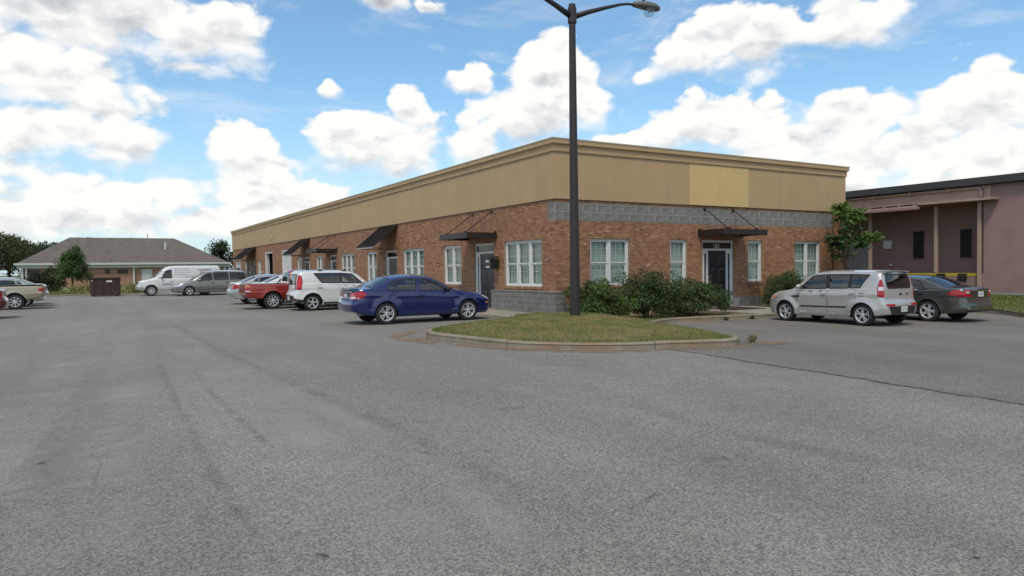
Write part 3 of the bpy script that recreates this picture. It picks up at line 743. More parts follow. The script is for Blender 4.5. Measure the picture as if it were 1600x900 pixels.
# ---- doors
def text_mesh(name, body, size, m, parent, mtx, ext=.004):
    cu_ = bpy.data.curves.new(name, 'FONT'); cu_.body = body; cu_.size = size; cu_.extrude = ext; cu_.align_x = 'CENTER'; cu_.align_y = 'CENTER'; cu_.resolution_u = 2
    t = bpy.data.objects.new(name + '_tmp', cu_); col.objects.link(t)
    dg = bpy.context.evaluated_depsgraph_get(); me = bpy.data.meshes.new_from_object(t.evaluated_get(dg)); bpy.data.objects.remove(t)
    me.transform(mtx); me.materials.clear()
    return link_mesh(name, me, m, parent)
def door(face, a0, a1, sides, zb=-.03, leaf_m=M_BLACKD, handle_side=1):
    """sides: (left sidelight, right sidelight) as seen from +a end; leaf between"""
    h = Z_HEAD - .006; tr = 2.22; fr = .07; d0, d1 = -.2, -.06
    lo, hi = (.30 if sides[0] else 0), (.30 if sides[1] else 0)
    l0, l1 = a0 + fr + lo, a1 - fr - hi
    F_ = MB()
    for x0, x1 in ((a0 + .004, a0 + fr), (a1 - fr, a1 - .004)): face.box(F_, x0, x1, d0, d1, zb, h)
    face.box(F_, a0 + fr, a1 - fr, d0, d1 - .004, h - .09, h); face.box(F_, a0 + fr, a1 - fr, d0, d1 - .006, tr - .0, tr + .08)
    for on, x0, x1 in ((sides[0], a0 + fr, l0), (sides[1], l1, a1 - fr)):
        if on:
            face.box(F_, x0, x0 + .09, d0, d1 - .008, zb, tr); face.box(F_, x1 - .09, x1, d0, d1 - .008, zb, tr)
            face.box(F_, x0 + .09, x1 - .09, d0, d1 - .010, zb, zb + .28); face.box(F_, x0 + .09, x1 - .09, d0, d1 - .010, tr - .12, tr)
    fr_o = F_.build('door_frame', M_WHITE, bldg)
    m_dk = glass('dark_glass', (.16, .17, .17), .8)
    MB().quad(face.p(a0 + fr, d1 - .05, tr + .08), face.p(a1 - fr, d1 - .05, tr + .08), face.p(a1 - fr, d1 - .05, h - .09), face.p(a0 + fr, d1 - .05, h - .09)).build('transom_pane', m_dk, fr_o)
    for on, x0, x1 in ((sides[0], a0 + fr + .09, l0 - .09), (sides[1], l1 + .09, a1 - fr - .09)):
        if on: MB().quad(face.p(x0, d1 - .05, zb + .28), face.p(x1, d1 - .05, zb + .28), face.p(x1, d1 - .05, tr - .12), face.p(x0, d1 - .05, tr - .12)).build('sidelight_pane', m_dk, fr_o)
    face.box(MB(), a0, a1, -.32, -.27, 0, h).build('back_board', M_CURT, fr_o)
    lf = face.box(MB(), l0 + .004, l1 - .004, -.155, -.105, zb + .01, tr - .004).build('door', leaf_m, bldg, bevel=.004)
    w = l1 - l0; cx = (l0 + l1) / 2
    for (p0, p1) in ((.16, .72), (.86, 1.52), (1.62, tr - .17)):
        for s in (-1, 1):
            x0 = cx + s * (w * .25) - w * .165; x1 = cx + s * (w * .25) + w * .165
            z0, z1 = zb + p0, min(zb + p1, tr - .12); mbp = MB()
            o_, i_ = -.1045, -.092; e = .035
            mbp.v.extend([face.p(x0, o_, z0), face.p(x1, o_, z0), face.p(x1, o_, z1), face.p(x0, o_, z1), face.p(x0 + e, i_, z0 + e), face.p(x1 - e, i_, z0 + e), face.p(x1 - e, i_, z1 - e), face.p(x0 + e, i_, z1 - e)])
            mbp.f.extend([(4, 5, 6, 7), (0, 1, 5, 4), (1, 2, 6, 5), (2, 3, 7, 6), (3, 0, 4, 7)]); mbp.build('panel', leaf_m, lf)
    hx = l0 + .07 if handle_side < 0 else l1 - .07
    hb = MB(); face.box(hb, hx - .02, hx + .02, -.105, -.085, zb + .93, zb + 1.05); face.box(hb, hx - .015, hx + .11 * (1 if handle_side < 0 else -1), -.075, -.055, zb + .98, zb + 1.0); face.box(hb, hx - .012, hx + .012, -.09, -.06, zb + .975, zb + 1.005)
    face.box(hb, hx - .02, hx + .02, -.105, -.08, zb + 1.17, zb + 1.21); hb.build('handle', M_CHROME, lf)
    face.box(MB(), a0, a1, -.2, .02, -.02, zb - .003).build('threshold', M_CONC, fr_o)
    return fr_o
door(FL, *doors_L[0], (False, True), handle_side=-1)
door(FL, *doors_L[1], (False, True), handle_side=-1)
door(FL, *doors_L[2], (False, True)); door(FL, *doors_L[3], (True, False)); door(FL, *doors_L[4], (False, False))
dR = door(FR, *doors_R[0], (True, True), handle_side=-1)
text_mesh('house_number', '101', .27, mat('number_white', (.75, .72, .68), .5), dR, Matrix.Translation((7.93, .09, 2.395)) @ Matrix.Rotation(math.pi / 2, 4, 'X'))
# roll-up doors and the open bay
def rollup(a0, a1, top, open_=False):
    f = MB()
    for x0, x1 in ((a0 + .004, a0 + .12), (a1 - .12, a1 - .004)): FL.box(f, x0, x1, -.2, -.02, 0, top - .004)
    FL.box(f, a0 + .12, a1 - .12, -.2, -.024, top - .12, top - .004); fo = f.build('bay_frame', M_WHITE, bldg)
    if not open_:
        n = 18 if top > 3 else 14
        for k in range(n):
            z0 = .04 + (top - .2) * k / n; z1 = .04 + (top - .2) * (k + 1) / n
            FL.box(MB(), a0 + .12, a1 - .12, -.16, -.12 + .012 * (k % 2), z0 + .005, z1 - .005).build('slat', M_WHITE, fo, bevel=.006)
        FL.box(MB(), a0 + .12, a1 - .12, -.19, -.165, .03, top - .13).build('back_board', M_GREY, fo)
    else:
        mr = mat('bay_interior', (.095, .035, .022), .9, vary=.2)
        r = MB(); y0, y1 = a0 - .3, a1 + .3
        r.box(.27, 6.2, y0 - .1, y0, 0, 3.5); r.box(.27, 6.2, y1, y1 + .1, 0, 3.5); r.box(6.1, 6.2, y0, y1, 0, 3.5); r.box(.27, 6.1, y0, y1, 3.45, 3.55); r.box(.27, 6.1, y0, y1, -.05, .03)
        r.build('bay_room', mr, fo)
        FL.box(MB(), a1 - .3, a1 - .13, -.32, -.25, .03, top - .13).build('bay_side_door', M_WHITE, fo)
rollup(*bays_L[0], Z_GAR); rollup(*bays_L[1], Z_GAR, True); rollup(*bays_L[2], crs(34))
# ---- flat canopies hung from rods
def canopy(face, a0, a1, proj=1.34, z0=2.80, z1=3.02):
    c = MB()
    face.box(c, a0, a1, proj - .07, proj, z0, z1); face.box(c, a0, a0 + .07, .01, proj - .07, z0, z1 + .003); face.box(c, a1 - .07, a1, .01, proj - .07, z0, z1 + .003)
    face.box(c, a0 + .07, a1 - .07, .01, proj - .07, z1 - .08, z1 - .045)
    co = c.build('canopy', M_METAL, bldg, bevel=.006)
    for k in range(7):
        a = a0 + .07 + (a1 - a0 - .14) * (k + .5) / 7; face.box(MB(), a - .02, a + .02, .02, proj - .08, z1 - .13, z1 - .081).build('purlin', M_METAL, co)
    for a in (a0 + .38, a1 - .48):
        t = MB().tube([face.p(a, .03, 3.87), face.p(a, proj - .14, z1 + .03)], .02, 8); face.box(t, a - .05, a + .05, .002, .035, 3.80, 3.93); face.box(t, a - .04, a + .04, proj - .2, proj - .07, z1 + .005, z1 + .05)
        t.build('tie_rod', M_METAL, co)
    face.box(MB(), a0 + .04, a0 + .12, .01, .09, z1 + .005, z1 + .06).build('bracket', M_METAL, co); face.box(MB(), a1 - .12, a1 - .04, .01, .09, z1 + .005, z1 + .06).build('bracket', M_METAL, co)
canopy(FL, 4.02, 6.5); canopy(FL, 24.8, 27.3); canopy(FR, 6.80, 9.27)
# ---- sloped standing-seam awnings
def awning(a0, a1, proj=1.37, zt=3.93, zb=2.82):
    n = Vector((-(zt - zb), 0, -proj)); c = MB(); th = .03
    for (dz) in (0,):
        c.add([FL.p(a0, .01, zt), FL.p(a1, .01, zt), FL.p(a1, proj, zb), FL.p(a0, proj, zb), FL.p(a0, .01, zt - th), FL.p(a1, .01, zt - th), FL.p(a1, proj, zb - th), FL.p(a0, proj, zb - th)],
              [(0, 1, 2, 3), (7, 6, 5, 4), (0, 4, 5, 1), (1, 5, 6, 2), (2, 6, 7, 3), (3, 7, 4, 0)])
    co = c.build('awning', M_METAL, bldg)
    k = max(5, int((a1 - a0) / .28)); s = 3
    for i in range(k + 1):
        a = a0 + (a1 - a0) * i / k; a = min(max(a, a0 + .012), a1 - .012); r = MB()
        r.add([FL.p(a - .010, .015, zt - .005), FL.p(a + .010, .015, zt - .005), FL.p(a + .010, proj + .004, zb - .005), FL.p(a - .010, proj + .004, zb - .005),
               FL.p(a - .010, .03, zt + .05), FL.p(a + .010, .03, zt + .05), FL.p(a + .010, proj + .02, zb + .045), FL.p(a - .010, proj + .02, zb + .045)],
              [(0, 1, 2, 3), (7, 6, 5, 4), (0, 4, 5, 1), (1, 5, 6, 2), (2, 6, 7, 3), (3, 7, 4, 0)]); r.build('seam_rib', M_METAL, co)
    FL.box(MB(), a0 - .01, a1 + .01, proj - .02, proj + .035, zb - .10, zb - .032).build('gutter', M_GREY, co, bevel=.006)
    for a in (a0 + .03, a1 - .03): MB().tube([FL.p(a, .01, zb - .07), FL.p(a, proj - .02, zb - .07)], .022, 6).build('strut', mat('brown_steel', (.07, .03, .022), .6), co)
awning(14.37, 16.85); awning(31.27, 33.75); awning(50.23, 55.1)
# mailbox beside the first door, on a wall bracket
mbx = empty('mailbox', (-.25, 4.05, 1.05), label='black wall mailbox with white paper strips beside the first entrance door', cat='mailbox')
MB().box(-.42, -.10, 3.78, 4.24, 1.62, 1.98).build('box', M_BLACKD, mbx, bevel=.02)
lid = MB(); lid.add([(-.45, 3.75, 2.0), (-.45, 4.27, 2.0), (-.08, 4.27, 2.10), (-.08, 3.75, 2.10), (-.45, 3.75, 1.97), (-.45, 4.27, 1.97), (-.08, 4.27, 2.07), (-.08, 3.75, 2.07)], [(0, 1, 2, 3), (7, 6, 5, 4), (0, 4, 5, 1), (1, 5, 6, 2), (2, 6, 7, 3), (3, 7, 4, 0)])
lid.build('lid', M_BLACKD, mbx)
MB().box(-.424, -.421, 3.96, 4.22, 1.86, 1.95).build('paper_label', M_WHITE, mbx); MB().box(-.424, -.421, 3.92, 4.2, 1.645, 1.70).build('paper_label', M_WHITE, mbx)
MB().box(-.10, -.012, 3.9, 4.1, 1.7, 1.8).build('bracket', M_METAL, mbx)
# low planter wall of grey blocks
lw = empty('block_wall', (-.22, 1.5, 0), label='low grey concrete block wall at the foot of the brick corner', cat='low wall')
MB().box(-.435, -.02, -.66, 3.78, -.1, .742).build('core', M_CMUJ, lw)
CH = .19; LBL = .80
for r in range(4):
    z = .0 + CH * (r + .5) - .015; a = -.675 - (LBL / 2 if r % 2 else 0)
    while a < 3.79:
        l0, l1 = max(a, -.675), min(a + LBL, 3.795)
        if l1 - l0 > .05:
            MB().box(-.448 + random.uniform(-.004, .004), -.40, l0 + .006, l1 - .006, z - CH / 2 + .006, z + CH / 2 - .006).build('block', M_CMU, lw, bevel=.006)
        a += LBL
    for (x0, x1) in ((-.395, -.21), (-.20, -.022)): MB().box(x0, x1, -.672, -.63, z - CH / 2 + .006, z + CH / 2 - .006).build('block', M_CMU, lw, bevel=.006)
for k in range(5):
    a = -.69 + k * .9; MB().box(-.46, -.016, a + .005, min(a + .895, 3.8), .748, .79).build('cap_stone', M_CMU, lw, bevel=.006)
# grey utility screen near the far bay
us = empty('utility_cabinet', (-1.0, 55.6, 0), label='tall plain grey utility cabinet under the farthest sloped awning', cat='cabinet')
MB().box(-1.35, -.75, 54.3, 57.2, .0, 2.02).build('box', M_GREY, us, bevel=.02)
for k in range(3): MB().box(-1.372, -1.352, 54.36 + k * .95, 55.24 + k * .95, .12, 1.95).build('panel', M_GREY, us, bevel=.008)
for v, lb in ((53.3, 'small grey meter box under the farthest sloped awning'), (47.9, 'small grey meter box on the brick between the open bay and the far awning')):
    mt = empty('electric_meter', (-.1, v, 1.0), label=lb, cat='meter')
    FL.box(MB(), v - .14, v + .14, .002, .14, 1.1, 1.7).build('box', M_GREY, mt, bevel=.01); MB().lathe([(0, -.20), (.09, -.2), (.1, -.14), (.1, -.1)], 12, 'y', (0, 0, 0)).build('dial', M_WHITE, mt, loc=(0, -.02, .55))
# door mat
dm = MB().box(6.7, 8.5, -1.9, -.45, -.0535, -.040).build('door_mat', mat('maroon_mat', (.035, .014, .018), .95, vary=.2, vscale=20), bevel=.004)
tag(dm, 'dark maroon door mat on the concrete before the entrance', 'door mat')

# ================================================================== PINK WAREHOUSE
PU = 20.5
M_PINK = mat('pink_masonry', (.30, .192, .176), .92, vary=.09, vscale=1.2, bump=.3, bscale=30, dirt=(.19, .135, .115), dscale=1.0, damt=.6, streak=.2)
M_PINKF = mat('pale_pink_metal', (.40, .285, .23), .7, vary=.07, vscale=2, dirt=(.24, .18, .15), dscale=1.2, damt=.4)
M_ROOFD = mat('dark_roof_edge', (.045, .044, .046), .7, vary=.15, vscale=2)
M_YEL = mat('yellow_paint', (.50, .36, .03), .6, vary=.15, vscale=4)
M_RUB = mat('rubber', (.015, .015, .016), .8, vary=.2)
pk = empty('warehouse', (PU, -8, 0), label='dull pink warehouse with a recessed loading dock and dark roof edge', cat='building')
RC0, RC1, RD = -3.85, 16.0, 1.4          # recess along y, its depth
MB().box(PU, PU + 14, -45, RC0, -.2, 5.05).build('wall', M_PINK, pk)
MB().box(PU, PU + 14, RC1, 34, -.2, 5.05).build('wall', M_PINK, pk)
MB().box(PU + RD, PU + 14, RC0 + .003, RC1 - .003, -.2, 5.05).build('wall', M_PINK, pk)
MB().box(PU, PU + RD - .003, RC0 + .003, RC1 - .003, 4.42, 5.04).build('fascia', M_PINKF, pk)
MB().box(PU - .02, PU - .001, RC0 - .30, RC0 - .001, 4.42, 5.02).build('fascia_return', M_PINKF, pk)
MB().box(PU, PU + RD - .003, RC0 + .003, RC1 - .003, -.2, 1.12).build('dock_platform', M_PINK, pk)
MB().box(PU - .012, PU + .12, RC0 + .2, 1.0, 1.00, 1.135).build('dock_edge', M_YEL, pk)
for v in (-3.0, -2.05): MB().box(PU - .16, PU - .013, v - .18, v + .18, .80, 1.11).build('dock_bumper', M_RUB, pk, bevel=.02)
MB().box(PU - .3, PU + 14, -45.3, 34.3, 5.06, 5.40).build('roof_edge', M_ROOFD, pk, bevel=.02)
# canopy strip with open joist ends
cn = MB().box(PU - .55, PU - .002, -1.2, 8.0, 4.28, 4.35).build('dock_canopy', M_PINKF, pk)
MB().box(PU - .55, PU - .002, -4.5, -1.205, 4.36, 4.44).build('canopy_plank', M_PINKF, cn)
MB().box(PU - .60, PU - .53, -1.3, 8.0, 4.16, 4.275).build('canopy_beam', M_PINK, cn)
k = -1.1
while k < 7.8: MB().box(PU - .52, PU - .01, k, k + .12, 4.355, 4.415).build('joist', M_PINK, cn); k += .75
MB().box(PU - .5, PU - .004, -1.2, 8.0, 4.42, 4.45).build('canopy_deck', M_PINKF, cn)
for v in (1.54, -1.75, -3.72): MB().box(PU - .005 - .14 * (v < -3), PU + .13 - .14 * (v < -3), v - .07, v + .07, -.15 if v < -3 else 1.136, 4.27 if v > -3 else 4.35).build('post', M_PINKF, pk, bevel=.012)
gt = MB().tube([(PU - .09, 8, 5.0), (PU - .09, 0, 4.97), (PU - .09, RC0 + .3, 4.955), (PU - .09, RC0 + .14, 4.93), (PU - .09, RC0 + .08, 4.84), (PU - .09, RC0 + .07, 4.45)], .06, 10)
gt.build('gutter_pipe', M_PINKF, pk, smooth=True)
for v in (3.2, 1.2, -.6, -2.4): MB().box(PU - .17, PU - .004, v, v + .05, 4.86, 5.05).build('pipe_strap', M_PINKF, pk)
for (v0, v1) in ((-.47, .08), (-2.69, -2.17)):
    v_ = MB().box(PU + RD - .03, PU + RD - .002, v0, v1, 1.84, 3.2).build('vent_opening', M_DARK, pk)
    for k in range(16): MB().box(PU + RD - .045, PU + RD - .031, v0 + .02, v1 - .02, 1.88 + k * .082, 1.915 + k * .082).build('louvre', mat('vent_metal', (.03, .028, .03), .6), v_)
    f = MB()
    for a, b, c, d in ((v0 - .05, v0, 1.8, 3.25), (v1, v1 + .05, 1.8, 3.25), (v0, v1, 1.8, 1.84), (v0, v1, 3.2, 3.25)): f.box(PU + RD - .05, PU + RD - .003, a, b, c, d)
    f.build('vent_frame', M_PINK, v_)
MB().box(PU + RD - .12, PU + RD - .003, 1.18, 1.62, 2.38, 2.8).build('switch_box', M_WHITE, pk, bevel=.015)
MB().box(PU + RD - .06, PU + RD - .003, 2.38, 3.6, 1.15, 3.1).build('dock_door', M_GREY, pk, bevel=.01)
MB().lathe([(0, 0), (.07, 0), (.07, .08), (.03, .12)], 10, 'z').build('outlet', M_WHITE, pk, loc=(RD - .1, 9.2, 1.5))
gr = MB().box(PU - 2.6, PU - 2.5, -18, -4.2, .30, .36)
for k in range(6): gr.box(PU - 2.58, PU - 2.52, -4.4 - 2.6 * k, -4.3 - 2.6 * k, -.1, .30)
tag(gr.build('low_rail', M_GREY), 'low pale metal rail along the grass by the pink warehouse', 'rail')

# ================================================================== FAR HOUSE
M_HB = bpy.data.materials.new('far_brick'); M_HB.use_nodes = True
nt = M_HB.node_tree; bt = nt.nodes.new('ShaderNodeTexBrick'); mp = nt.nodes.new('ShaderNodeMapping'); tcx = nt.nodes.new('ShaderNodeTexCoord')
mp.inputs['Rotation'].default_value = (math.pi / 2, 0, 0); nt.links.new(tcx.outputs['Object'], mp.inputs[0]); nt.links.new(mp.outputs[0], bt.inputs['Vector'])
bt.inputs['Color1'].default_value = (.42, .22, .14, 1); bt.inputs['Color2'].default_value = (.34, .17, .11, 1); bt.inputs['Mortar'].default_value = (.30, .24, .19, 1)
bt.inputs['Scale'].default_value = 4.4; bt.inputs['Mortar Size'].default_value = .02
nt.links.new(bt.outputs['Color'], nt.nodes['Principled BSDF'].inputs['Base Color']); nt.nodes['Principled BSDF'].inputs['Roughness'].default_value = .9
M_SHING = mat('grey_shingle', (.125, .107, .090), .95, vary=.22, vscale=1.6, bump=.6, bscale=8)
M_TRIM = mat('white_trim', (.55, .56, .55), .5, vary=.05)
hs = empty('brick_house', (-9, 78, .2), label='low brick house with a wide grey hipped roof and white gutters', cat='house')
HX0, HX1, HY0, HY1 = -19.9, 0.6, 72.0, 86.0
MB().box(HX0, HX1, HY0, HY1, .1, 2.6).build('wall', M_HB, hs)
e = .5; ez = 2.62
rf = MB(); ry = (HY0 + HY1) / 2; rz = 5.95
rf.add([(HX0 - e, HY0 - e, ez + .12), (HX1 + e, HY0 - e, ez + .12), (HX1 + e, HY1 + e, ez + .12), (HX0 - e, HY1 + e, ez + .12), (-15.5, ry, rz), (-4.3, ry, rz),
        (HX0 - e, HY0 - e, ez + .02), (HX1 + e, HY0 - e, ez + .02), (HX1 + e, HY1 + e, ez + .02), (HX0 - e, HY1 + e, ez + .02)],
       [(0, 1, 5, 4), (1, 2, 5), (2, 3, 4, 5), (3, 0, 4), (0, 6, 7, 1), (1, 7, 8, 2), (2, 8, 9, 3), (3, 9, 6, 0), (9, 8, 7, 6)])
ro = rf.build('roof', M_SHING, hs)
MB().tube([(-5.6, ry - 3.4, 4.2), (-5.6, ry - 3.4, 5.3)], .13, 8).build('vent_pipe', M_TRIM, ro); MB().tube([(-7.3, ry - .2, 5.7), (-7.3, ry - .2, 6.5)], .06, 6).build('vent_pipe', M_TRIM, ro)
gt = MB(); gt.box(HX0 - e - .1, HX1 + e + .1, HY0 - e - .14, HY0 - e - .003, ez - .02, ez + .2); gt.box(HX0 - e - .12, HX0 - e - .003, HY0 - e, HY1 + e, ez, ez + .14); gt.build('gutter', M_TRIM, hs)
MB().box(HX0 - e + .1, HX1 + e - .1, HY0 - .30, HY0 - .004, 2.26, 2.555).build('frieze_board', M_TRIM, hs)
MB().box(HX0 - e, HX1 + e, HY0 - e, HY0 - .052, 2.56, 2.62).build('soffit', M_TRIM, hs)
for x in (HX0 + .1, HX0 + .45, -9.25, .5): MB().box(x - .09, x + .09, HY0 - .24, HY0 - .06, .15, 2.58).build('downspout', M_TRIM, hs)
for (x0, x1) in ((-19.5, -18.2), (-14.9, -13.8), (-12.1, -11.6), (-10.9, -9.85), (-2.6, -1.4)):
    w = MB(); 
    for a, b, c, d in ((x0, x1, 1.60, 1.66), (x0, x1, 2.02, 2.08), (x0, x0 + .06, 1.66, 2.02), (x1 - .06, x1, 1.66, 2.02)): w.box(a, b, HY0 - .03, HY0 - .004, c, d)
    wo = w.build('window', M_METAL, hs); MB().box(x0 + .06, x1 - .06, HY0 - .022, HY0 - .005, 1.66, 2.02).build('pane', mat('dark_pane', (.02, .018, .018), .15), wo)
hd = MB().box(-8.35, -7.35, HY0 - .06, HY0 - .004, .2, 2.05).build('door', M_TRIM, hs); MB().box(-8.45, -8.36, HY0 - .07, HY0 - .004, .2, 2.1).build('door_jamb', M_TRIM, hs); MB().tube([(-7.5, HY0 - .12, 1.1), (-7.5, HY0 - .06, 1.1)], .05, 6).build('handle', M_METAL, hd)
# ================================================================== VEHICLES
def pchip(pts):
    xs = np.array([p[0] for p in pts], float); ys = np.array([p[1] for p in pts], float)
    h = np.diff(xs); d = np.diff(ys) / h; m = np.zeros(len(xs)); m[0], m[-1] = d[0], d[-1]
    for i in range(1, len(xs) - 1):
        if d[i - 1] * d[i] > 0:
            w1, w2 = 2 * h[i] + h[i - 1], h[i] + 2 * h[i - 1]; m[i] = (w1 + w2) / (w1 / d[i - 1] + w2 / d[i])
    def f(x):
        x = min(max(float(x), xs[0]), xs[-1]); i = min(max(int(np.searchsorted(xs, x)) - 1, 0), len(h) - 1)
        t = (x - xs[i]) / h[i]; t2, t3 = t * t, t * t * t
        return ys[i] * (2 * t3 - 3 * t2 + 1) + h[i] * m[i] * (t3 - 2 * t2 + t) + ys[i + 1] * (-2 * t3 + 3 * t2) + h[i] * m[i + 1] * (t3 - t2)
    return f
class Body:
    """a car shell lofted from its side and plan outlines; x runs from nose to tail, y to the sides, z up"""
    def __init__(s, sp):
        s.sp = sp; s.L = sp['L']; s.top, s.belt, s.bot, s.plan = (pchip(sp[k]) for k in ('top', 'belt', 'bottom', 'plan'))
        s.fp, s.rp = pchip(sp['fprof']), pchip(sp['rprof']); s.k = sp.get('tumble', .28); s.crown = sp.get('crown', .05)
        s.lf, s.lr = sp.get('lf', .55), sp.get('lr', .55)
    def ends(s, x):
        zs = s.belt(x); zt = max(s.top(x), zs + .012); hg = zt - zs
        cr = min(hg * .8, s.crown + .03 * min(1, hg / .3)); ze = zt - cr; w = s.plan(x)
        yb = w * s.sp.get('shoulder', .955); ye = yb - s.k * (ze - zs) - .01
        return w, s.bot(x), zs, zt, ze, yb, ye
    def section(s, x):
        w, zb, zs, zt, ze, yb, ye = s.ends(x); H = zs - zb
        P = [(0, zb + .03), (w * .80, zb + .02), (w * .94, zb + .03), (w * .982, zb + .11), (w, zb + .45 * H), (w * .999, zb + .72 * H), (w * .985, zs - .045), (yb, zs)]
        cnt = [3, 2, 3, 5, 5, 4, 3]; rows = []
        V = [Vector((y, z)) for y, z in P]
        for i in range(7):
            a, b, c, d = V[max(i - 1, 0)], V[i], V[i + 1], V[min(i + 2, 7)]
            for k in range(cnt[i]):
                t = k / cnt[i]
                if i < 2: q = b.lerp(c, t)
                else: q = 0.5 * ((2 * b) + (c - a) * t + (2 * a - 5 * b + 4 * c - d) * t * t + (3 * b - 3 * c + d - a) * t ** 3)
                rows.append((q.x, q.y))
        Hh, I, J, K = Vector((yb, zs)), Vector((ye, ze)), Vector((ye * .55, zt - (zt - ze) * .26)), Vector((0, zt))
        l1, l2 = (I - Hh).length, (J - I).length
        I0 = I + (Hh - I) * min(.5, .07 / max(l1, 1e-4)); I1 = I + (J - I) * min(.5, .11 / max(l2, 1e-4))
        for k in range(14):
            t = k / 14; q = Hh.lerp(I0, t); rows.append((q.x + .018 * math.sin(math.pi * t) * min(1, l1 / .3), q.y))
        for k in range(5):
            t = k / 5; q = I0.lerp(I, t).lerp(I.lerp(I1, t), t); rows.append((q.x, q.y))
        for k in range(5):
            t = k / 5; q = I1.lerp(J, t); rows.append((q.x, q.y))
        for k in range(5):
            t = k / 5; q = J.lerp(K, t); q.y += .12 * (zt - ze) * math.sin(math.pi * t); rows.append((q.x, q.y))
        rows.append((0, zt)); return rows
    R_BELT, R_EDGE = 25, 44
    def grid(s):
        sp = s.sp; xs = [0, .012, .03, .055, .085, .12, .16, .2] + list(np.arange(.25, s.L - .23, sp.get('step', .045))) + [s.L - d for d in (.2, .16, .12, .085, .055, .03, .012, 0)]
        s.xs = xs; G = []
        for x in xs:
            r = s.section(x); o = []
            wf = max(0, 1 - x / s.lf) ** 2; wr = max(0, 1 - (s.L - x) / s.lr) ** 2
            for i, (y, z) in enumerate(r):
                if 5 <= i <= 25:
                    for wx in sp['wheels']:
                        rr = math.hypot(x - wx, z - sp['R'])
                        y += sp.get('flare', .02) * math.exp(-((rr - sp['Ra'] - .02) / .07) ** 2)
                    for (line_, amp, wid) in sp.get('crease', ()):
                        zc = line_(x); y += amp * math.exp(-((z - zc) / wid) ** 2)
                o.append((x + s.fp(z) * wf - s.rp(z) * wr, y, z))
            G.append(o)
        return np.array(G)
    def build(s, holes_side=(), holes_top=(), holes_rear=()):
        G = s.grid(); n, m, _ = G.shape; sp = s.sp
        caps = []
        for g, sg, bulge in ((G[0], -1, sp.get('fbulge', .07)), (G[-1], 1, sp.get('rbulge', .05))):
            cc = []
            for t in (.93, .82, .66, .46, .24, 0.0):
                c = g.copy(); c[:, 1] *= t; zc = np.clip((c[:, 2] - c[:, 2].min()) / (c[:, 2].max() - c[:, 2].min()), 0, 1)
                c[:, 0] += sg * bulge * (1 - t * t); cc.append(c)
            caps.append(cc)
        cols = caps[0][::-1] + [G[i] for i in range(n)] + caps[1]; A = np.array(cols); N = len(cols)
        # vertices snapped to the wheel arches
        rowmask = np.zeros(m, bool); rowmask[2:25] = True
        for wx in sp['wheels']:
            dx, dz = A[:, :, 0] - wx, A[:, :, 2] - sp['R']; rr = np.hypot(dx, dz)
            k = (np.abs(rr - sp['Ra']) < .028) & rowmask[None, :] & (rr > 1e-3)
            f = np.where(k, sp['Ra'] / np.maximum(rr, 1e-6), 1.0); A[:, :, 0] = wx + dx * f; A[:, :, 2] = sp['R'] + dz * f
        V = []; idx = {}
        for side in (1, -1):
            for i in range(N):
                for j in range(m):
                    p = A[i, j]; V.append((p[0], p[1] * side, p[2]))
        F = []; cut = []
        for si, side in enumerate((1, -1)):
            b = si * N * m
            for i in range(N - 1):
                for j in range(m - 1):
                    q = (b + i * m + j, b + (i + 1) * m + j, b + (i + 1) * m + j + 1, b + i * m + j + 1)
                    if side > 0: q = q[::-1]
                    c = (A[i, j] + A[i + 1, j] + A[i + 1, j + 1] + A[i, j + 1]) / 4
                    F.append(q); cut.append((c[0], c[1], c[2], j, i))
        s.bvh = BVHTree.FromPolygons([Vector(v) for v in V], F)
        keep = []
        for q, (cx, cy, cz, j, i) in zip(F, cut):
            d = False
            if j < 25 and cy > .42 * sp['W']:
                for wx in sp['wheels']:
                    if math.hypot(cx - wx, cz - sp['R']) < sp['Ra']: d = True
            if 25 <= j < 40:
                for h in holes_side:
                    if inside(h, cx, cz): d = True
            if j >= 39:
                for h in holes_top:
                    if inside(h, cx, cy): d = True
            if j >= 25 and i >= N - 16:
                for h in holes_rear:
                    if inside(h, cy, cz): d = True
            if not d: keep.append(q)
        me = bpy.data.meshes.new('body'); me.from_pydata(V, [], keep)
        bm = bmesh.new(); bm.from_mesh(me); bmesh.ops.remove_doubles(bm, verts=bm.verts, dist=.0004)
        bmesh.ops.dissolve_degenerate(bm, edges=bm.edges, dist=.0002)
        bmesh.ops.delete(bm, geom=[v for v in bm.verts if not v.link_faces], context='VERTS')
        bm.to_mesh(me); bm.free(); me.shade_smooth(); return me
    # -------- pieces laid on the shell
    def hit(s, mode, a, b, side=1):
        if mode == 'side': o, d = Vector((a, 3 * side, b)), Vector((0, -side, 0))
        elif mode == 'top': o, d = Vector((a, b, 4)), Vector((0, 0, -1))
        elif mode == 'diag':
            e_, w_ = Vector((1, -side, 0)) / 1.41421356, Vector((1, side, 0)) / 1.41421356; d = -w_
            o = e_ * (a + (s.L - .1 - s.sp['W'] * .9) / 1.41421356) + w_ * 9 + Vector((0, 0, b))
        elif mode == 'rear': o, d = Vector((s.L + 2, a, b)), Vector((-1, 0, 0))
        else: o, d = Vector((-2, a, b)), Vector((1, 0, 0))
        p, n, _, _ = s.bvh.ray_cast(o, d)
        if p is None:
            q = Vector((a, s.sp['W'] * side, b)) if mode == 'side' else Vector((s.L - .1, s.sp['W'] * .9 * side, b)) if mode == 'diag' else Vector((a, b, s.belt(a))) if mode == 'top' else Vector((s.L if mode == 'rear' else 0, a, b))
            p, n, _, _ = s.bvh.find_nearest(q)
        if n.dot(d) > 0: n = -n
        return p, n
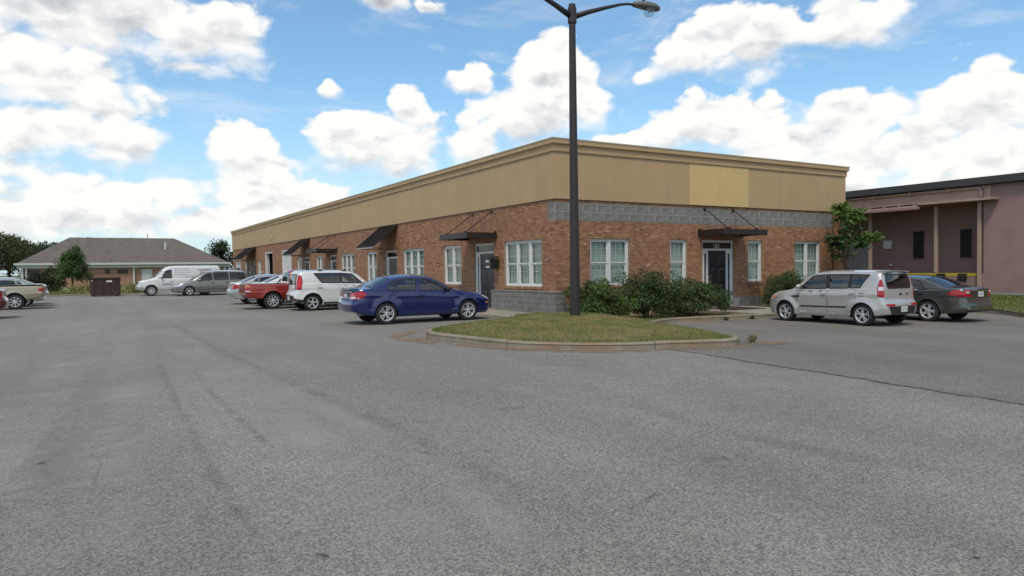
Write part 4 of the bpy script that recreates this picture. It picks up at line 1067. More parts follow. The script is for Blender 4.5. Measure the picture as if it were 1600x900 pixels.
    def patch(s, mb, poly, mode='side', side=1, off=.004, hole=None, step=.07, thick=.012):
        def dens(P):
            o = []
            for (a, b), (c, d) in zip(P, P[1:] + P[:1]):
                k = max(1, int(math.hypot(c - a, d - b) / step)); o += [(a + (c - a) * t / k, b + (d - b) * t / k) for t in range(k)]
            return o
        out = dens(list(poly)); pts = list(out); edges = [(i, (i + 1) % len(out)) for i in range(len(out))]
        if hole:
            h = dens(list(hole)); b0 = len(pts); pts += h; edges += [(b0 + i, b0 + (i + 1) % len(h)) for i in range(len(h))]
        xs_ = [p[0] for p in out]; zs_ = [p[1] for p in out]
        X, Z = np.meshgrid(np.arange(min(xs_) + step / 2, max(xs_), step), np.arange(min(zs_) + step / 2, max(zs_), step)); X, Z = X.ravel(), Z.ravel()
        if len(X):
            k = inside_np(out, X, Z) & (edge_dist_np(out, X, Z) > step * .4)
            if hole: k &= ~inside_np(h, X, Z) & (edge_dist_np(h, X, Z) > step * .4)
            pts += list(zip(X[k], Z[k]))
        res = delaunay_2d_cdt([Vector(p) for p in pts], edges, [], 0, 1e-6)
        P2 = [tuple(v) for v in res[0]]; tris = []
        for f in res[2]:
            cx, cz = sum(P2[i][0] for i in f) / len(f), sum(P2[i][1] for i in f) / len(f)
            if inside(out, cx, cz) and not (hole and inside(h, cx, cz)): tris.append(tuple(f))
        V = []; B = []
        for a, b in P2:
            p, n = s.hit(mode, a, b, side); V.append(p + n * off); B.append(p + n * (off - thick))
        nV = len(V); cnt = {}
        for f in tris:
            for a, b in zip(f, f[1:] + f[:1]): cnt[(min(a, b), max(a, b))] = cnt.get((min(a, b), max(a, b)), 0) + 1
        sk = [(nV + a, nV + b, 2 * nV + b, 2 * nV + a) for (a, b), c in cnt.items() if c == 1]; used_ = sorted({i for q in sk for i in q}); rm = {o_: nV + n_ for n_, o_ in enumerate(used_)}
        allv = V + V + B; mb.add(V + [allv[i] for i in used_], tris + [tuple(rm[i] for i in q) for q in sk]); return mb
def inset(poly, d):
    n = len(poly); o = []
    A = sum(p[0] * q[1] - q[0] * p[1] for p, q in zip(poly, poly[1:] + poly[:1])); sg = 1 if A > 0 else -1
    for i in range(n):
        p0, p1, p2 = Vector(poly[i - 1]), Vector(poly[i]), Vector(poly[(i + 1) % n])
        e1, e2 = (p1 - p0), (p2 - p1)
        if e1.length < 1e-6 or e2.length < 1e-6: continue
        n1 = Vector((-e1.y, e1.x)).normalized() * sg; n2 = Vector((-e2.y, e2.x)).normalized() * sg; b = n1 + n2
        if b.length < 1e-4: b = n1
        b = b.normalized(); o.append(tuple(p1 + b * d / max(.45, b.dot(n1))))
    return o
def rounded(poly, r=.25, it=2):
    P = [Vector(p) for p in poly]
    for _ in range(it):
        Q = []
        for i in range(len(P)):
            a, b = P[i], P[(i + 1) % len(P)]; Q += [a.lerp(b, r), a.lerp(b, 1 - r)]
        P = Q
    return [tuple(p) for p in P]
def soften(poly, r=.05):
    """rounds each corner by r metres"""
    P = [Vector(p) for p in poly]; o = []
    for i in range(len(P)):
        a, b, c = P[i - 1], P[i], P[(i + 1) % len(P)]; l1, l2 = (a - b).length, (c - b).length
        k1, k2 = min(r, l1 * .45), min(r, l2 * .45); q0, q1 = b + (a - b).normalized() * k1, b + (c - b).normalized() * k2
        for t in (0, .33, .67, 1): o.append(tuple(q0.lerp(b, t).lerp(b.lerp(q1, t), t)))
    return o
def paint(name, c, metal=.25, rough=.28):
    return mat(name, c, rough, metal=metal, spec=.5, vary=.03, vscale=2, coat=1.0)
M_TYRE = mat('tyre_rubber', (.018, .018, .018), .75, bump=.2, bscale=40)
M_RIM = mat('alloy', (.62, .63, .64), .30, metal=.45, vary=.06, vscale=12)
M_RIMD = mat('dark_hub', (.02, .02, .021), .6)
M_PLAS = mat('black_plastic', (.018, .018, .019), .55, vary=.15)
M_LINER = mat('arch_liner', (.010, .010, .010), .9)
M_RED = mat('red_lens', (.36, .006, .012), .18, coat=.35)
M_LENS = mat('clear_lens', (.62, .63, .64), .10, metal=.35, coat=1.0)
M_AMB = mat('amber_lens', (.75, .20, .02), .2, coat=1.0)
M_CARG = glass('car_glass', (.30, .33, .33), 1.0, .01, .10)
M_PRIV = glass('privacy_glass', (.10, .11, .11), 1.0, .01, .10)
M_CARS = glass('side_glass', (.52, .56, .55), 1.0, .01, .08)
M_CARD = mat('dark_car_glass', (.012, .014, .016), .04, spec=.7)
M_SEAT = mat('seat_fabric', (.055, .052, .05), .9, vary=.2, vscale=10)
M_PLATE = mat('plate_white', (.62, .64, .64), .5, vary=.12, vscale=30)
M_PMARK = mat('plate_mark', (.33, .36, .40), .6)
WHEEL_MESH = {}
def wheel_meshes(style, R, width=.205):
    key = (style, R)
    if key in WHEEL_MESH: return WHEEL_MESH[key]
    w = width / 2; ri = R * (.62 if style in ('truck', 'van') else .66)
    t = MB().lathe([(ri, -w * .85), (ri + .012, -w), (R * .90, -w * 1.02), (R * .975, -w * .86), (R, -w * .5), (R, w * .5), (R * .975, w * .86), (R * .90, w * 1.02), (ri + .012, w), (ri, w * .85)], 40, 'y')
    tyre = t.mesh('tyre', smooth=True)
    hub = MB().lathe([(0, -w * .3), (ri, -w * .3), (ri, w * .25), (ri * .9, w * .12), (0, w * .12)], 28, 'y').mesh('wheel', smooth=False)
    r = MB(); r.lathe([(ri * .90, w * .35), (ri * .93, w * .80), (ri * .985, w * .98), (ri + .008, w * .98), (ri + .004, w * .7)], 40, 'y')
    nsp, wid, split = {'five': (5, .17, 0), 'split': (5, .075, .13), 'ten': (10, .075, 0), 'truck': (8, .13, 0), 'van': (12, .10, 0), 'cover': (5, .085, .145), 'wide': (5, .22, 0)}[style]
    def spoke(a, w0, w1):
        ca, sa = math.cos(a), math.sin(a); P = []
        for (rr, hw, y0, y1) in ((ri * .16, w0, w * .45, w * .80), (ri * .55, (w0 + w1) / 2, w * .50, w * .84), (ri * .95, w1, w * .55, w * .88)):
            for (sx, yy) in ((-1, y0), (1, y0), (.72, y1), (-.72, y1)):
                P.append((rr * ca - sx * hw * sa, yy, rr * sa + sx * hw * ca))
        r.add(P, [(i + 4 * k, (i + 1) % 4 + 4 * k, (i + 1) % 4 + 4 * (k + 1), i + 4 * (k + 1)) for k in range(2) for i in range(4)])
    for k in range(nsp):
        a = 2 * math.pi * (k + .25) / nsp
        if split:
            for sg in (-1, 1): spoke(a + sg * split * 1.5, ri * wid * .8, ri * wid * 1.0)
        else: spoke(a, ri * wid * .8, ri * wid * (1.25 if style == 'wide' else .95))
    r.lathe([(0, w * .90), (ri * .12, w * .90), (ri * .20, w * .82), (ri * .23, w * .45), (0, w * .45)], 20, 'y')
    rim = r.mesh('rim', smooth=False)
    WHEEL_MESH[key] = (tyre, hub, rim); return WHEEL_MESH[key]
def make_wheels(root, sp, style, rim_m=M_RIM):
    ty, hb, rm = wheel_meshes(style, sp['R'])
    for wx in sp['wheels']:
        for side in (1, -1):
            h = link_mesh('wheel', hb, M_RIMD, root, loc=(wx, side * (sp['W'] - .115), sp['R']))
            if side < 0: h.rotation_euler.z = math.pi
            h.rotation_euler.y = random.uniform(0, 6)
            link_mesh('tyre', ty, M_TYRE, h); link_mesh('rim', rm, rim_m, h)
def arch_liners(root, sp, body):
    for wx in sp['wheels']:
        for side in (1, -1):
            mb = MB(); n = 22; R, Ra = sp['R'], sp['Ra'] + .004; yi = sp['W'] * .50
            for k in range(n + 1):
                a = math.radians(-35 + 250 * k / n); x, z = wx + Ra * math.cos(a), R + Ra * math.sin(a)
                z = max(z, body.bot(min(max(x, 0), body.L)) + .02); yo = body.plan(min(max(x, 0), body.L)) - .03
                mb.v.extend([(x, side * yi, z), (x, side * yo, z)])
            mb.f.extend((2 * k, 2 * k + 1, 2 * k + 3, 2 * k + 2) for k in range(n))
            b = len(mb.v); mb.v.append((wx, side * yi, R)); mb.f.extend((b, 2 * k, 2 * k + 2) for k in range(n)); mb.build('arch_liner', M_LINER, root)
def arch_lips(root, sp, body, m):
    for wx in sp['wheels']:
        for side in (1, -1):
            mb = MB(); n = 30; Ra = sp['Ra']; rows = []
            for k in range(n + 1):
                a = math.radians(-25 + 230 * k / n); x, z = wx + (Ra + .03) * math.cos(a), sp['R'] + (Ra + .03) * math.sin(a)
                if z < body.bot(min(max(x, 0), body.L)) + .05 or x < .03 or x > body.L - .03: continue
                p, nn = body.hit('side', x, z, side); q = Vector((wx + (Ra - .016) * math.cos(a), p.y, sp['R'] + (Ra - .016) * math.sin(a)))
                rows.append([p + nn * .0015, p.lerp(q, .45) + nn * .010, q + nn * .010, q - Vector((0, side * .03, 0))])
            for r_ in rows: mb.v.extend(tuple(v) for v in r_)
            mb.f.extend((4 * i + j, 4 * i + 4 + j, 4 * i + 5 + j, 4 * i + 1 + j) for i in range(len(rows) - 1) for j in range(3)); mb.build('arch_lip', m, root, smooth=True)
def seats(root, sp, xs, zseat, width, m=M_SEAT):
    for x in xs:
        rear = x > xs[0]
        for y in ((-1, 1) if not rear else (0,)):
            hw = .25 if not rear else width * .78; yc = y * width * .45; s = MB()
            s.add([(x - .25, yc - hw, zseat), (x + .28, yc - hw, zseat - .04), (x + .28, yc + hw, zseat - .04), (x - .25, yc + hw, zseat),
                   (x - .27, yc - hw, zseat + .12), (x + .22, yc - hw, zseat + .10), (x + .22, yc + hw, zseat + .10), (x - .27, yc + hw, zseat + .12)],
                  [(0, 1, 2, 3), (7, 6, 5, 4), (0, 4, 5, 1), (1, 5, 6, 2), (2, 6, 7, 3), (3, 7, 4, 0)])
            s.add([(x + .18, yc - hw, zseat), (x + .32, yc - hw, zseat), (x + .32, yc + hw, zseat), (x + .18, yc + hw, zseat),
                   (x + .36, yc - hw * .8, zseat + .58), (x + .46, yc - hw * .8, zseat + .58), (x + .46, yc + hw * .8, zseat + .58), (x + .36, yc + hw * .8, zseat + .58)],
                  [(0, 1, 2, 3), (7, 6, 5, 4), (0, 4, 5, 1), (1, 5, 6, 2), (2, 6, 7, 3), (3, 7, 4, 0)])
            for hy in ((0,) if not rear else (-hw * .6, hw * .6)): s.box(x + .38, x + .48, yc + hy - .13, yc + hy + .13, zseat + .60, zseat + .80)
            s.build('seat', m, root, bevel=.03)
def cabin(root, sp, body, x0, x1, zf=.34):
    t = MB(); n = 10; xs = np.linspace(x0, x1, n); L_ = []
    for x in xs:
        w = body.plan(x) * .88; zb = body.belt(x) - .035
        L_.append([(x, -w, zb), (x, -w * .97, zf), (x, w * .97, zf), (x, w, zb)])
    for a in L_: t.v.extend(a)
    t.f.extend((i * 4 + j, (i + 1) * 4 + j, (i + 1) * 4 + j + 1, i * 4 + j + 1) for i in range(n - 1) for j in range(3))
    t.f.append((0, 1, 2, 3)); t.f.append(tuple((n - 1) * 4 + j for j in range(4)))
    w = body.plan(x0 + .3) * .86; zb = body.belt(x0 + .3)
    t.add([(x0 + .02, -w, zb - .02), (x0 + .45, -w, zb + .02), (x0 + .45, w, zb + .02), (x0 + .02, w, zb - .02), (x0 + .5, -w, zb - .25), (x0 + .5, w, zb - .25)], [(0, 1, 2, 3), (1, 4, 5, 2)])
    t.build('interior', mat('car_interior', (.028, .027, .026), .85, vary=.15), root)
    s = MB(); ring = [(x0 + .62 - .06 * math.sin(a), .36 + .18 * math.cos(a), zb + .0 + .17 * math.sin(a)) for a in np.linspace(0, 2 * math.pi, 17)]
    s.tube(ring, .016, 6, cap=False); s.tube([(x0 + .62, .36, zb), (x0 + .35, .36, zb - .1)], .03, 6); s.build('steering_wheel', M_PLAS, root)
def side_glass_poly(body, xa_b, xa_t, xb_t, xb_b, m_top=.06, m_bot=.022):
    """window outline between two slanted ends, following belt and roof edge"""
    n = 12; top = [(xa_t + (xb_t - xa_t) * i / n) for i in range(n + 1)]; bt = [(xb_b + (xa_b - xb_b) * i / n) for i in range(n + 1)]
    P = [(x, body.ends(x)[4] - m_top) for x in top]; Q = [(x, body.belt(x) + m_bot) for x in bt]
    return P + Q
def make_vehicle(name, sp, body_m, label, cat='car', see=True, wheel='five', rim_m=M_RIM, group=None):
    root = empty(name, label=label, cat=cat, group=group); B = Body(sp)
    B_tmp = B; s_poly = [soften(side_glass_poly(B, *w[:4], **(w[5] if len(w) > 5 else {})), .03) for w in sp['side_glass']]
    tg = []
    for (x0, x1, fr) in sp.get('top_glass', ()):
        n = 10; P = []
        for i in range(n + 1):
            x = x0 + (x1 - x0) * i / n; P.append((x, -(B.ends(x)[6] * fr)))
        tg.append(soften(P + [(x, -y) for x, y in reversed(P)], .05))
    rg = [soften(p, .06) for p in sp.get('rear_glass', ())]
    holes = ([inset(p, .012) for p in s_poly], [inset(p, .02) for p in tg], [inset(p, .02) for p in rg]) if see else ((), (), ())
    me = B.build(*holes); bo = link_mesh('body', me, body_m, root)
    for w, p in zip(sp['side_glass'], s_poly):
        gm = (w[4] if len(w) > 4 and w[4] else M_CARG) if see else M_CARD
        for side in (1, -1):
            g_ = B.patch(MB(), p, 'side', side, .002, step=.09, thick=.004).build('window', gm, root, smooth=True)
            B.patch(MB(), inset(p, -.012), 'side', side, .005, hole=inset(p, .016), step=.08, thick=.02).build('window_seal', sp.get('seal', M_PLAS), g_)
    for p in tg:
        g_ = B.patch(MB(), p, 'top', 1, .002, step=.09, thick=.004).build('windshield' if p[0][0] < sp['L'] / 2 else 'rear_window', M_CARG if see else M_CARD, root, smooth=True)
        B.patch(MB(), inset(p, -.008), 'top', 1, .004, hole=inset(p, .03), step=.08, thick=.02).build('window_seal', M_PLAS, g_)
    for p in rg:
        g_ = B.patch(MB(), p, 'rear', 1, .003, step=.08, thick=.004).build('rear_window', M_PRIV if see else M_CARD, root, smooth=True)
        B.patch(MB(), inset(p, -.01), 'rear', 1, .005, hole=inset(p, .03), step=.08, thick=.02).build('window_seal', M_PLAS, g_)
    make_wheels(root, sp, wheel, rim_m); arch_liners(root, sp, B); arch_lips(root, sp, B, sp.get('lip_m', body_m))
    if see:
        cabin(root, sp, B, *sp['cabin']); seats(root, sp, sp['seats'], sp.get('zseat', .42), sp['W'])
    for poly in sp.get('doors', ()):
        for side in (1, -1):
            d = B.patch(MB(), soften(poly, .05), 'side', side, .0045, step=.06, thick=.01).build('door', body_m, root, smooth=True)
            B.patch(MB(), inset(soften(poly, .05), -.006), 'side', side, .001, hole=inset(soften(poly, .05), .02), step=.06, thick=.004).build('door_gap', M_LINER, d)
            hx, hz = max(p[0] for p in poly) - .13, max(p[1] for p in poly) - sp.get('hdrop', .12)
            p, n = B.hit('side', hx, hz, side)
            MB().box(-.10, .10, -.018, .018, -.016, .016).build('door_handle', sp.get('handle_m', body_m), d, bevel=.012, loc=tuple(p + n * .022))
    for (nm, m_, pats) in sp.get('trim', ()):          # paired or single pieces: (name, material, [(mode, polygon, mirrored)])
        for (mode, poly, mir, off) in pats:
            for side in ((1, -1) if mir else (1,)):
                pp = poly if mode in ('side', 'diag') else [(a * side, b) for a, b in poly] if mode in ('rear', 'front') else [(a, b * side) for a, b in poly]
                B.patch(MB(), soften(pp, .02), mode, side, off, step=.05, thick=.015).build(nm, m_, root, smooth=True)
    mx, mz = sp['mirror']
    for side in (1, -1):
        p, n = B.hit('side', mx, mz, side); q = MB()
        c = p + Vector((0, side * .15, .03)); V = []
        for k in range(8):
            a = 2 * math.pi * k / 8
            for (xx, sc) in ((-.07, .55), (-.03, .95), (.05, 1.0)): V.append((c.x + xx, c.y + side * .11 * sc * math.cos(a), c.z + .075 * sc * math.sin(a)))
        q.add(V, [(k * 3 + j, ((k + 1) % 8) * 3 + j, ((k + 1) % 8) * 3 + j + 1, k * 3 + j + 1) for k in range(8) for j in range(2)] + [tuple(k * 3 for k in range(8)), tuple(k * 3 + 2 for k in reversed(range(8)))])
        q.tube([tuple(p + Vector((0, -side * .01, -.01))), tuple(c + Vector((0, -side * .05, -.03)))], .022, 6); mo = q.build('mirror', sp.get('mirror_m', body_m), root, smooth=True)
    if 'plate' in sp:
        py, pz = sp['plate']; p, n = B.hit('rear', py, pz)
        pl = MB().box(p.x + .004, p.x + .016, py - .155, py + .155, pz - .078, pz + .078).build('license_plate', M_PLATE, root, bevel=.004)
        mk = MB()
        for k, (a_, b_, c_, d_) in enumerate(((-.11, -.03, -.025, .03), (.005, .05, -.02, .03), (.06, .11, -.025, .025), (-.06, .06, .05, .062))): mk.box(p.x + .0165, p.x + .018, py + a_, py + b_, pz + c_, pz + d_)
        mk.build('plate_marks', M_PMARK, pl)
    if sp.get('antenna'):
        x, z0 = sp['antenna']; p, n = B.hit('top', x, 0); MB().tube([tuple(p - Vector((0, 0, .01))), tuple(p + Vector((.12, 0, .13)))], .008, 6).build('antenna', M_PLAS, root)
    if sp.get('exhaust'): MB().tube([(sp['L'] - .6, .5, .30), (sp['L'] - .2, .5, .30)], .03, 10).build('exhaust_pipe', M_CHROME, root)
    root['_b'] = 1; del root['_b']
    return root, B
def park(root, nose, heading, z=0.0):
    """heading: '+x', '-x', '+y' is where the nose points; nose is the middle of the front bumper"""
    root.rotation_euler = (0, 0, {'+x': math.pi, '-x': 0.0, '+y': -math.pi / 2}[heading]); root.location = (nose[0], nose[1], z)
def const(pts): return pchip(pts)
SEDAN = dict(L=4.60, W=.90, R=.325, Ra=.375, wheels=(.92, 3.605), tumble=.36, flare=.022,
    top=[(0, .60), (.04, .68), (.15, .76), (.4, .855), (.8, .94), (1.2, 1.005), (1.35, 1.04), (1.75, 1.26), (2.1, 1.415), (2.4, 1.465), (2.75, 1.477), (3.1, 1.455), (3.4, 1.395), (3.75, 1.26), (4.05, 1.13), (4.2, 1.105), (4.4, 1.10), (4.55, 1.085), (4.6, 1.05)],
    belt=[(0, .55), (.1, .68), (.4, .79), (.8, .87), (1.35, .93), (2.2, .955), (3.2, .985), (3.8, 1.02), (4.2, 1.045), (4.6, 1.0)],
    bottom=[(0, .24), (.25, .19), (.9, .2), (1.35, .185), (3.1, .185), (3.6, .22), (4.2, .26), (4.6, .36)],
    plan=[(0, .56), (.06, .68), (.2, .79), (.5, .865), (.9, .895), (2.3, .90), (3.6, .895), (4.1, .865), (4.4, .80), (4.55, .72), (4.6, .64)],
    fprof=[(.2, .10), (.35, .02), (.5, 0), (.62, .02), (.8, .12), (1.1, .3)], rprof=[(.3, .14), (.45, .03), (.58, 0), (.70, .03), (.8, .10), (.95, .12), (1.1, .09), (1.2, .08)],
    crease=[(const([(0, .6), (1.2, .78), (3.4, .86), (4.6, .88)]), .014, .035), (const([(0, .3), (1.3, .33), (3.2, .35), (4.6, .4)]), .012, .03)],
    side_glass=[(1.56, 2.02, 2.50, 2.56, None), (2.66, 2.60, 3.22, 3.30, None), (3.36, 3.27, 3.42, 3.62, None)],
    top_glass=[(1.38, 2.08, .90), (3.42, 4.04, .86)], cabin=(1.2, 3.9), seats=(2.15, 3.0), mirror=(1.66, .98), hdrop=.10,
    doors=[[(1.42, .90), (1.52, .30), (2.55, .28), (2.62, .935)], [(2.635, .935), (2.57, .28), (3.18, .29), (3.33, .50), (3.52, .70), (3.55, .97)]],
    plate=(0, .83), antenna=(3.25, 0), exhaust=True)
BLUE = dict(SEDAN); BLUE['mirror_m'] = M_PLAS; BLUE['trim'] = [
    ('tail_light', M_RED, [('side', [(4.18, .93), (4.30, .80), (4.62, .74), (4.62, .95), (4.35, .985)], True, .007), ('rear', [(.36, .76), (.36, .93), (.80, .97), (.80, .76)], True, .007)]),
    ('light_lens', M_LENS, [('rear', [(.48, .775), (.48, .83), (.70, .83), (.70, .775)], True, .012), ('side', [(4.40, .775), (4.40, .81), (4.55, .80), (4.55, .765)], True, .011)]),
    ('trunk_lip', body_dark := mat('dark_trim', (.015, .015, .02), .4), [('rear', [(-.62, 1.0), (.62, 1.0), (.62, 1.06), (-.62, 1.06)], False, .01)]),
    ('chrome_strip', M_CHROME, [('rear', [(-.36, .945), (.36, .945), (.36, .972), (-.36, .972)], False, .012)]),
    ('plate_recess', body_dark, [('rear', [(-.34, .72), (.34, .72), (.34, .935), (-.34, .935)], False, .003)]),
    ('headlight', M_LENS, [('side', [(.10, .70), (.32, .80), (.52, .82), (.30, .70), (.16, .64)], True, .006), ('front', [(.45, .60), (.50, .73), (.78, .76), (.78, .64)], True, .006)]),
    ('side_marker', M_AMB, [('side', [(.16, .52), (.16, .57), (.27, .57), (.27, .52)], True, .006)]),
    ('fuel_door', None, [])]
BLUE['trim'] = [t for t in BLUE['trim'] if t[2]]
BLUE['trim'].append(('sill_strip', body_dark, [('side', [(1.38, .20), (1.38, .245), (3.18, .255), (3.18, .205)], True, .004)]))
P_BLUE = paint('blue_paint', (.005, .012, .100), .2, .20)
car, _ = make_vehicle('parked_sedan', BLUE, P_BLUE, 'dark blue four-door sedan parked nose to the brick wall beside the grass island', 'car', True, 'cover')
park(car, (-2.76, .33), '+x')

SOUL = dict(L=4.105, W=.89, R=.325, Ra=.38, wheels=(.77, 3.42), tumble=.20, flare=.035, crown=.045,
    top=[(0, .64), (.03, .78), (.12, .89), (.35, .98), (.7, 1.04), (.96, 1.09), (1.06, 1.14), (1.33, 1.37), (1.58, 1.545), (1.80, 1.61), (2.3, 1.64), (3.0, 1.645), (3.6, 1.635), (3.95, 1.62), (4.105, 1.595)],
    belt=[(0, .60), (.1, .80), (.35, .91), (.7, .975), (1.1, 1.03), (2.0, 1.055), (3.0, 1.085), (3.5, 1.105), (4.1, 1.12)],
    bottom=[(0, .26), (.2, .2), (.8, .22), (1.25, .205), (2.95, .205), (3.36, .24), (3.8, .27), (4.105, .33)],
    plan=[(0, .6), (.05, .72), (.15, .81), (.4, .87), (.81, .89), (2, .88), (3.36, .89), (3.7, .872), (3.95, .83), (4.05, .79), (4.105, .73)],
    fprof=[(.2, .08), (.4, 0), (.55, 0), (.7, .04), (.85, .14), (1.2, .3)], rprof=[(.25, .08), (.38, .0), (.60, .0), (.70, .035), (.78, .09), (1.0, .11), (1.3, .15), (1.55, .22), (1.7, .25)],
    crease=[(const([(0, .62), (.5, .80), (1.2, .85), (3.0, .90), (4.1, .95)]), .012, .05), (const([(0, .4), (1.2, .46), (3.0, .47), (4.1, .5)]), .010, .04)],
    side_glass=[(1.30, 1.70, 2.20, 2.22, M_CARS), (2.33, 2.30, 3.00, 2.98, M_CARG), (3.03, 3.06, 3.60, 3.34, M_PRIV)],
    top_glass=[(1.12, 1.66, .91)], rear_glass=[[(-.56, 1.10), (.56, 1.10), (.60, 1.28), (.55, 1.51), (-.55, 1.51), (-.60, 1.28)]], cabin=(1.05, 3.85), seats=(1.95, 2.75), zseat=.52, mirror=(1.36, 1.10),
    doors=[[(1.18, .98), (1.25, .33), (2.26, .31), (2.29, 1.035)], [(2.305, 1.035), (2.275, .31), (2.94, .32), (3.06, .50), (3.19, .70), (3.24, 1.07)]], hdrop=.13, plate=(0, .50))
SILV = dict(SOUL); SILV['trim'] = [
    ('tail_light', M_RED, [('diag', [(-.13, .88), (.05, .84), (.06, 1.06), (.00, 1.36), (-.05, 1.36), (-.12, 1.12)], True, .008)]),
    ('reverse_lens', M_LENS, [('diag', [(-.10, 1.04), (.04, 1.04), (.03, 1.15), (-.09, 1.15)], True, .013)]),
    ('reflector', M_RED, [('rear', [(.40, .60), (.40, .66), (.76, .66), (.76, .60)], True, .006)]),
    ('bumper_insert', M_PLAS, [('rear', [(-.56, .36), (.56, .36), (.66, .59), (-.66, .59)], False, .005)]),
    ('badge', M_PLAS, [('rear', [(-.06, .90), (.06, .90), (.06, .96), (-.06, .96)], False, .006), ('rear', [(.28, .92), (.42, .92), (.42, .95), (.28, .95)], False, .005)]),
    ('side_moulding', M_PLAS, [('side', [(1.30, .50), (1.34, .545), (2.94, .565), (2.90, .515)], True, .014)]),
    ('pillar', M_PLAS, [('side', [(2.215, 1.085), (2.195, 1.53), (2.305, 1.53), (2.335, 1.085)], True, .003), ('side', [(2.975, 1.11), (2.995, 1.53), (3.065, 1.525), (3.035, 1.11)], True, .003)]),
    ('fender_vent', M_PLAS, [('side', [(1.00, .835), (1.10, .79), (1.30, .80), (1.30, .85)], True, .006)]),
    ('headlight', M_LENS, [('side', [(.10, .66), (.20, .80), (.52, .87), (.44, .80), (.24, .68)], True, .007), ('front', [(.45, .66), (.45, .78), (.80, .84), (.80, .70)], True, .007)]),
    ('turn_signal', M_AMB, [('side', [(.24, .72), (.27, .80), (.48, .85), (.42, .79)], True, .012)]),
    ('fuel_door', mat('darker_silver', (.30, .30, .30), .4, metal=.6), [('side', [(3.33, .86), (3.33, .985), (3.48, .99), (3.48, .865)], True, .001)]),  # fuel flap in a darker silver than the body paint
    ('roof_spoiler', None, [])]
SILV['trim'] = [t for t in SILV['trim'] if t[2]]
P_SILV = paint('silver_paint', (.47, .46, .44), .4, .30)
car, Bs = make_vehicle('parked_wagon', SILV, P_SILV, 'silver boxy wagon with black side mouldings parked facing the entrance walk', 'car', True, 'split')
sp_ = MB(); n = 12
for k in range(n + 1):
    y = -.62 + 1.24 * k / n; zz = 1.615 - .03 * (y / .62) ** 2; sp_.v.extend([(3.66, y, zz + .012), (3.97, y * .97, zz + .004), (3.96, y * .97, zz - .03), (3.66, y, zz - .02)])
sp_.f.extend((4 * k + j, 4 * k + (j + 1) % 4, 4 * k + 4 + (j + 1) % 4, 4 * k + 4 + j) for k in range(n) for j in range(4)); sp_.f += [(0, 1, 2, 3), (4 * n + 3, 4 * n + 2, 4 * n + 1, 4 * n)]
sp_.build('roof_spoiler', P_SILV, car, loc=(0, 0, 0))
park(car, (6.34, -4.38), '+y', -.21)

FUS = dict(L=4.84, W=.915, R=.335, Ra=.385, wheels=(.98, 3.71), tumble=.36, flare=.02,
    top=[(0, .60), (.05, .70), (.2, .79), (.6, .88), (1.1, .95), (1.35, .99), (1.45, 1.03), (1.9, 1.25), (2.25, 1.39), (2.6, 1.437), (2.95, 1.445), (3.3, 1.42), (3.65, 1.34), (4.0, 1.2), (4.25, 1.10), (4.4, 1.085), (4.65, 1.08), (4.78, 1.06), (4.84, 1.02)],
    belt=[(0, .55), (.1, .68), (.5, .81), (1.1, .89), (1.45, .92), (2.4, .945), (3.4, .975), (4.0, 1.02), (4.4, 1.035), (4.84, .98)],
    bottom=[(0, .24), (.25, .19), (.98, .2), (1.4, .19), (3.2, .19), (3.7, .22), (4.4, .25), (4.84, .30)],
    plan=[(0, .58), (.06, .70), (.2, .80), (.5, .875), (.98, .91), (2.4, .915), (3.7, .91), (4.3, .88), (4.62, .82), (4.78, .74), (4.84, .66)],
    fprof=[(.2, .1), (.4, .01), (.55, 0), (.65, .03), (.9, .15), (1.2, .3)], rprof=[(.25, .10), (.40, .0), (.50, .0), (.58, .05), (.75, .09), (.95, .08), (1.08, .04), (1.2, .04)],
    crease=[(const([(0, .6), (1.2, .74), (3.5, .82), (4.84, .86)]), .014, .04), (const([(0, .33), (1.3, .34), (4.84, .42)]), .010, .03)],
    side_glass=[(1.66, 2.14, 2.62, 2.68, None), (2.80, 2.74, 3.42, 3.62, M_PRIV)], top_glass=[(1.48, 2.22, .90), (3.52, 4.22, .88)], cabin=(1.3, 4.0), seats=(2.25, 3.15), mirror=(1.76, .97),
    doors=[[(1.52, .88), (1.6, .30), (2.68, .29), (2.74, .92)], [(2.755, .92), (2.70, .29), (3.28, .30), (3.42, .50), (3.60, .70), (3.62, .95)]], hdrop=.09, plate=(0, .86), antenna=(3.35, 0))
FUS['trim'] = [
    ('tail_light', M_RED, [('side', [(4.26, .86), (4.42, .98), (4.60, 1.0), (4.78, .82), (4.78, .79)], True, .008), ('rear', [(.50, .80), (.58, 1.0), (.70, 1.0), (.84, .83), (.84, .79)], True, .008)]),
    ('reverse_lens', M_LENS, [('rear', [(.56, .89), (.60, .96), (.68, .96), (.70, .89)], True, .013)]),
    ('bumper_lower', M_PLAS, [('rear', [(-.66, .27), (.66, .27), (.72, .38), (-.72, .38)], False, .006)]),
    ('chrome_strip', M_CHROME, [('rear', [(-.72, .42), (.72, .42), (.72, .45), (-.72, .45)], False, .008), ('rear', [(-.40, .955), (.40, .955), (.36, .985), (-.36, .985)], False, .010), ('side', [(2.78, .965), (2.78, .985), (3.68, 1.012), (3.68, .992)], True, .010), ('side', [(1.62, .945), (1.62, .962), (2.74, .985), (2.74, .965)], True, .010)]),
    ('headlight', M_LENS, [('side', [(.10, .62), (.25, .74), (.55, .80), (.30, .66)], True, .006)])]
P_GUN = paint('gunmetal_paint', (.082, .079, .070), .5, .28)
car, _ = make_vehicle('parked_sedan', FUS, P_GUN, 'dark grey sedan parked right beside the silver boxy wagon', 'car', True, 'wide')
park(car, (9.36, -4.32), '+y', -.21)

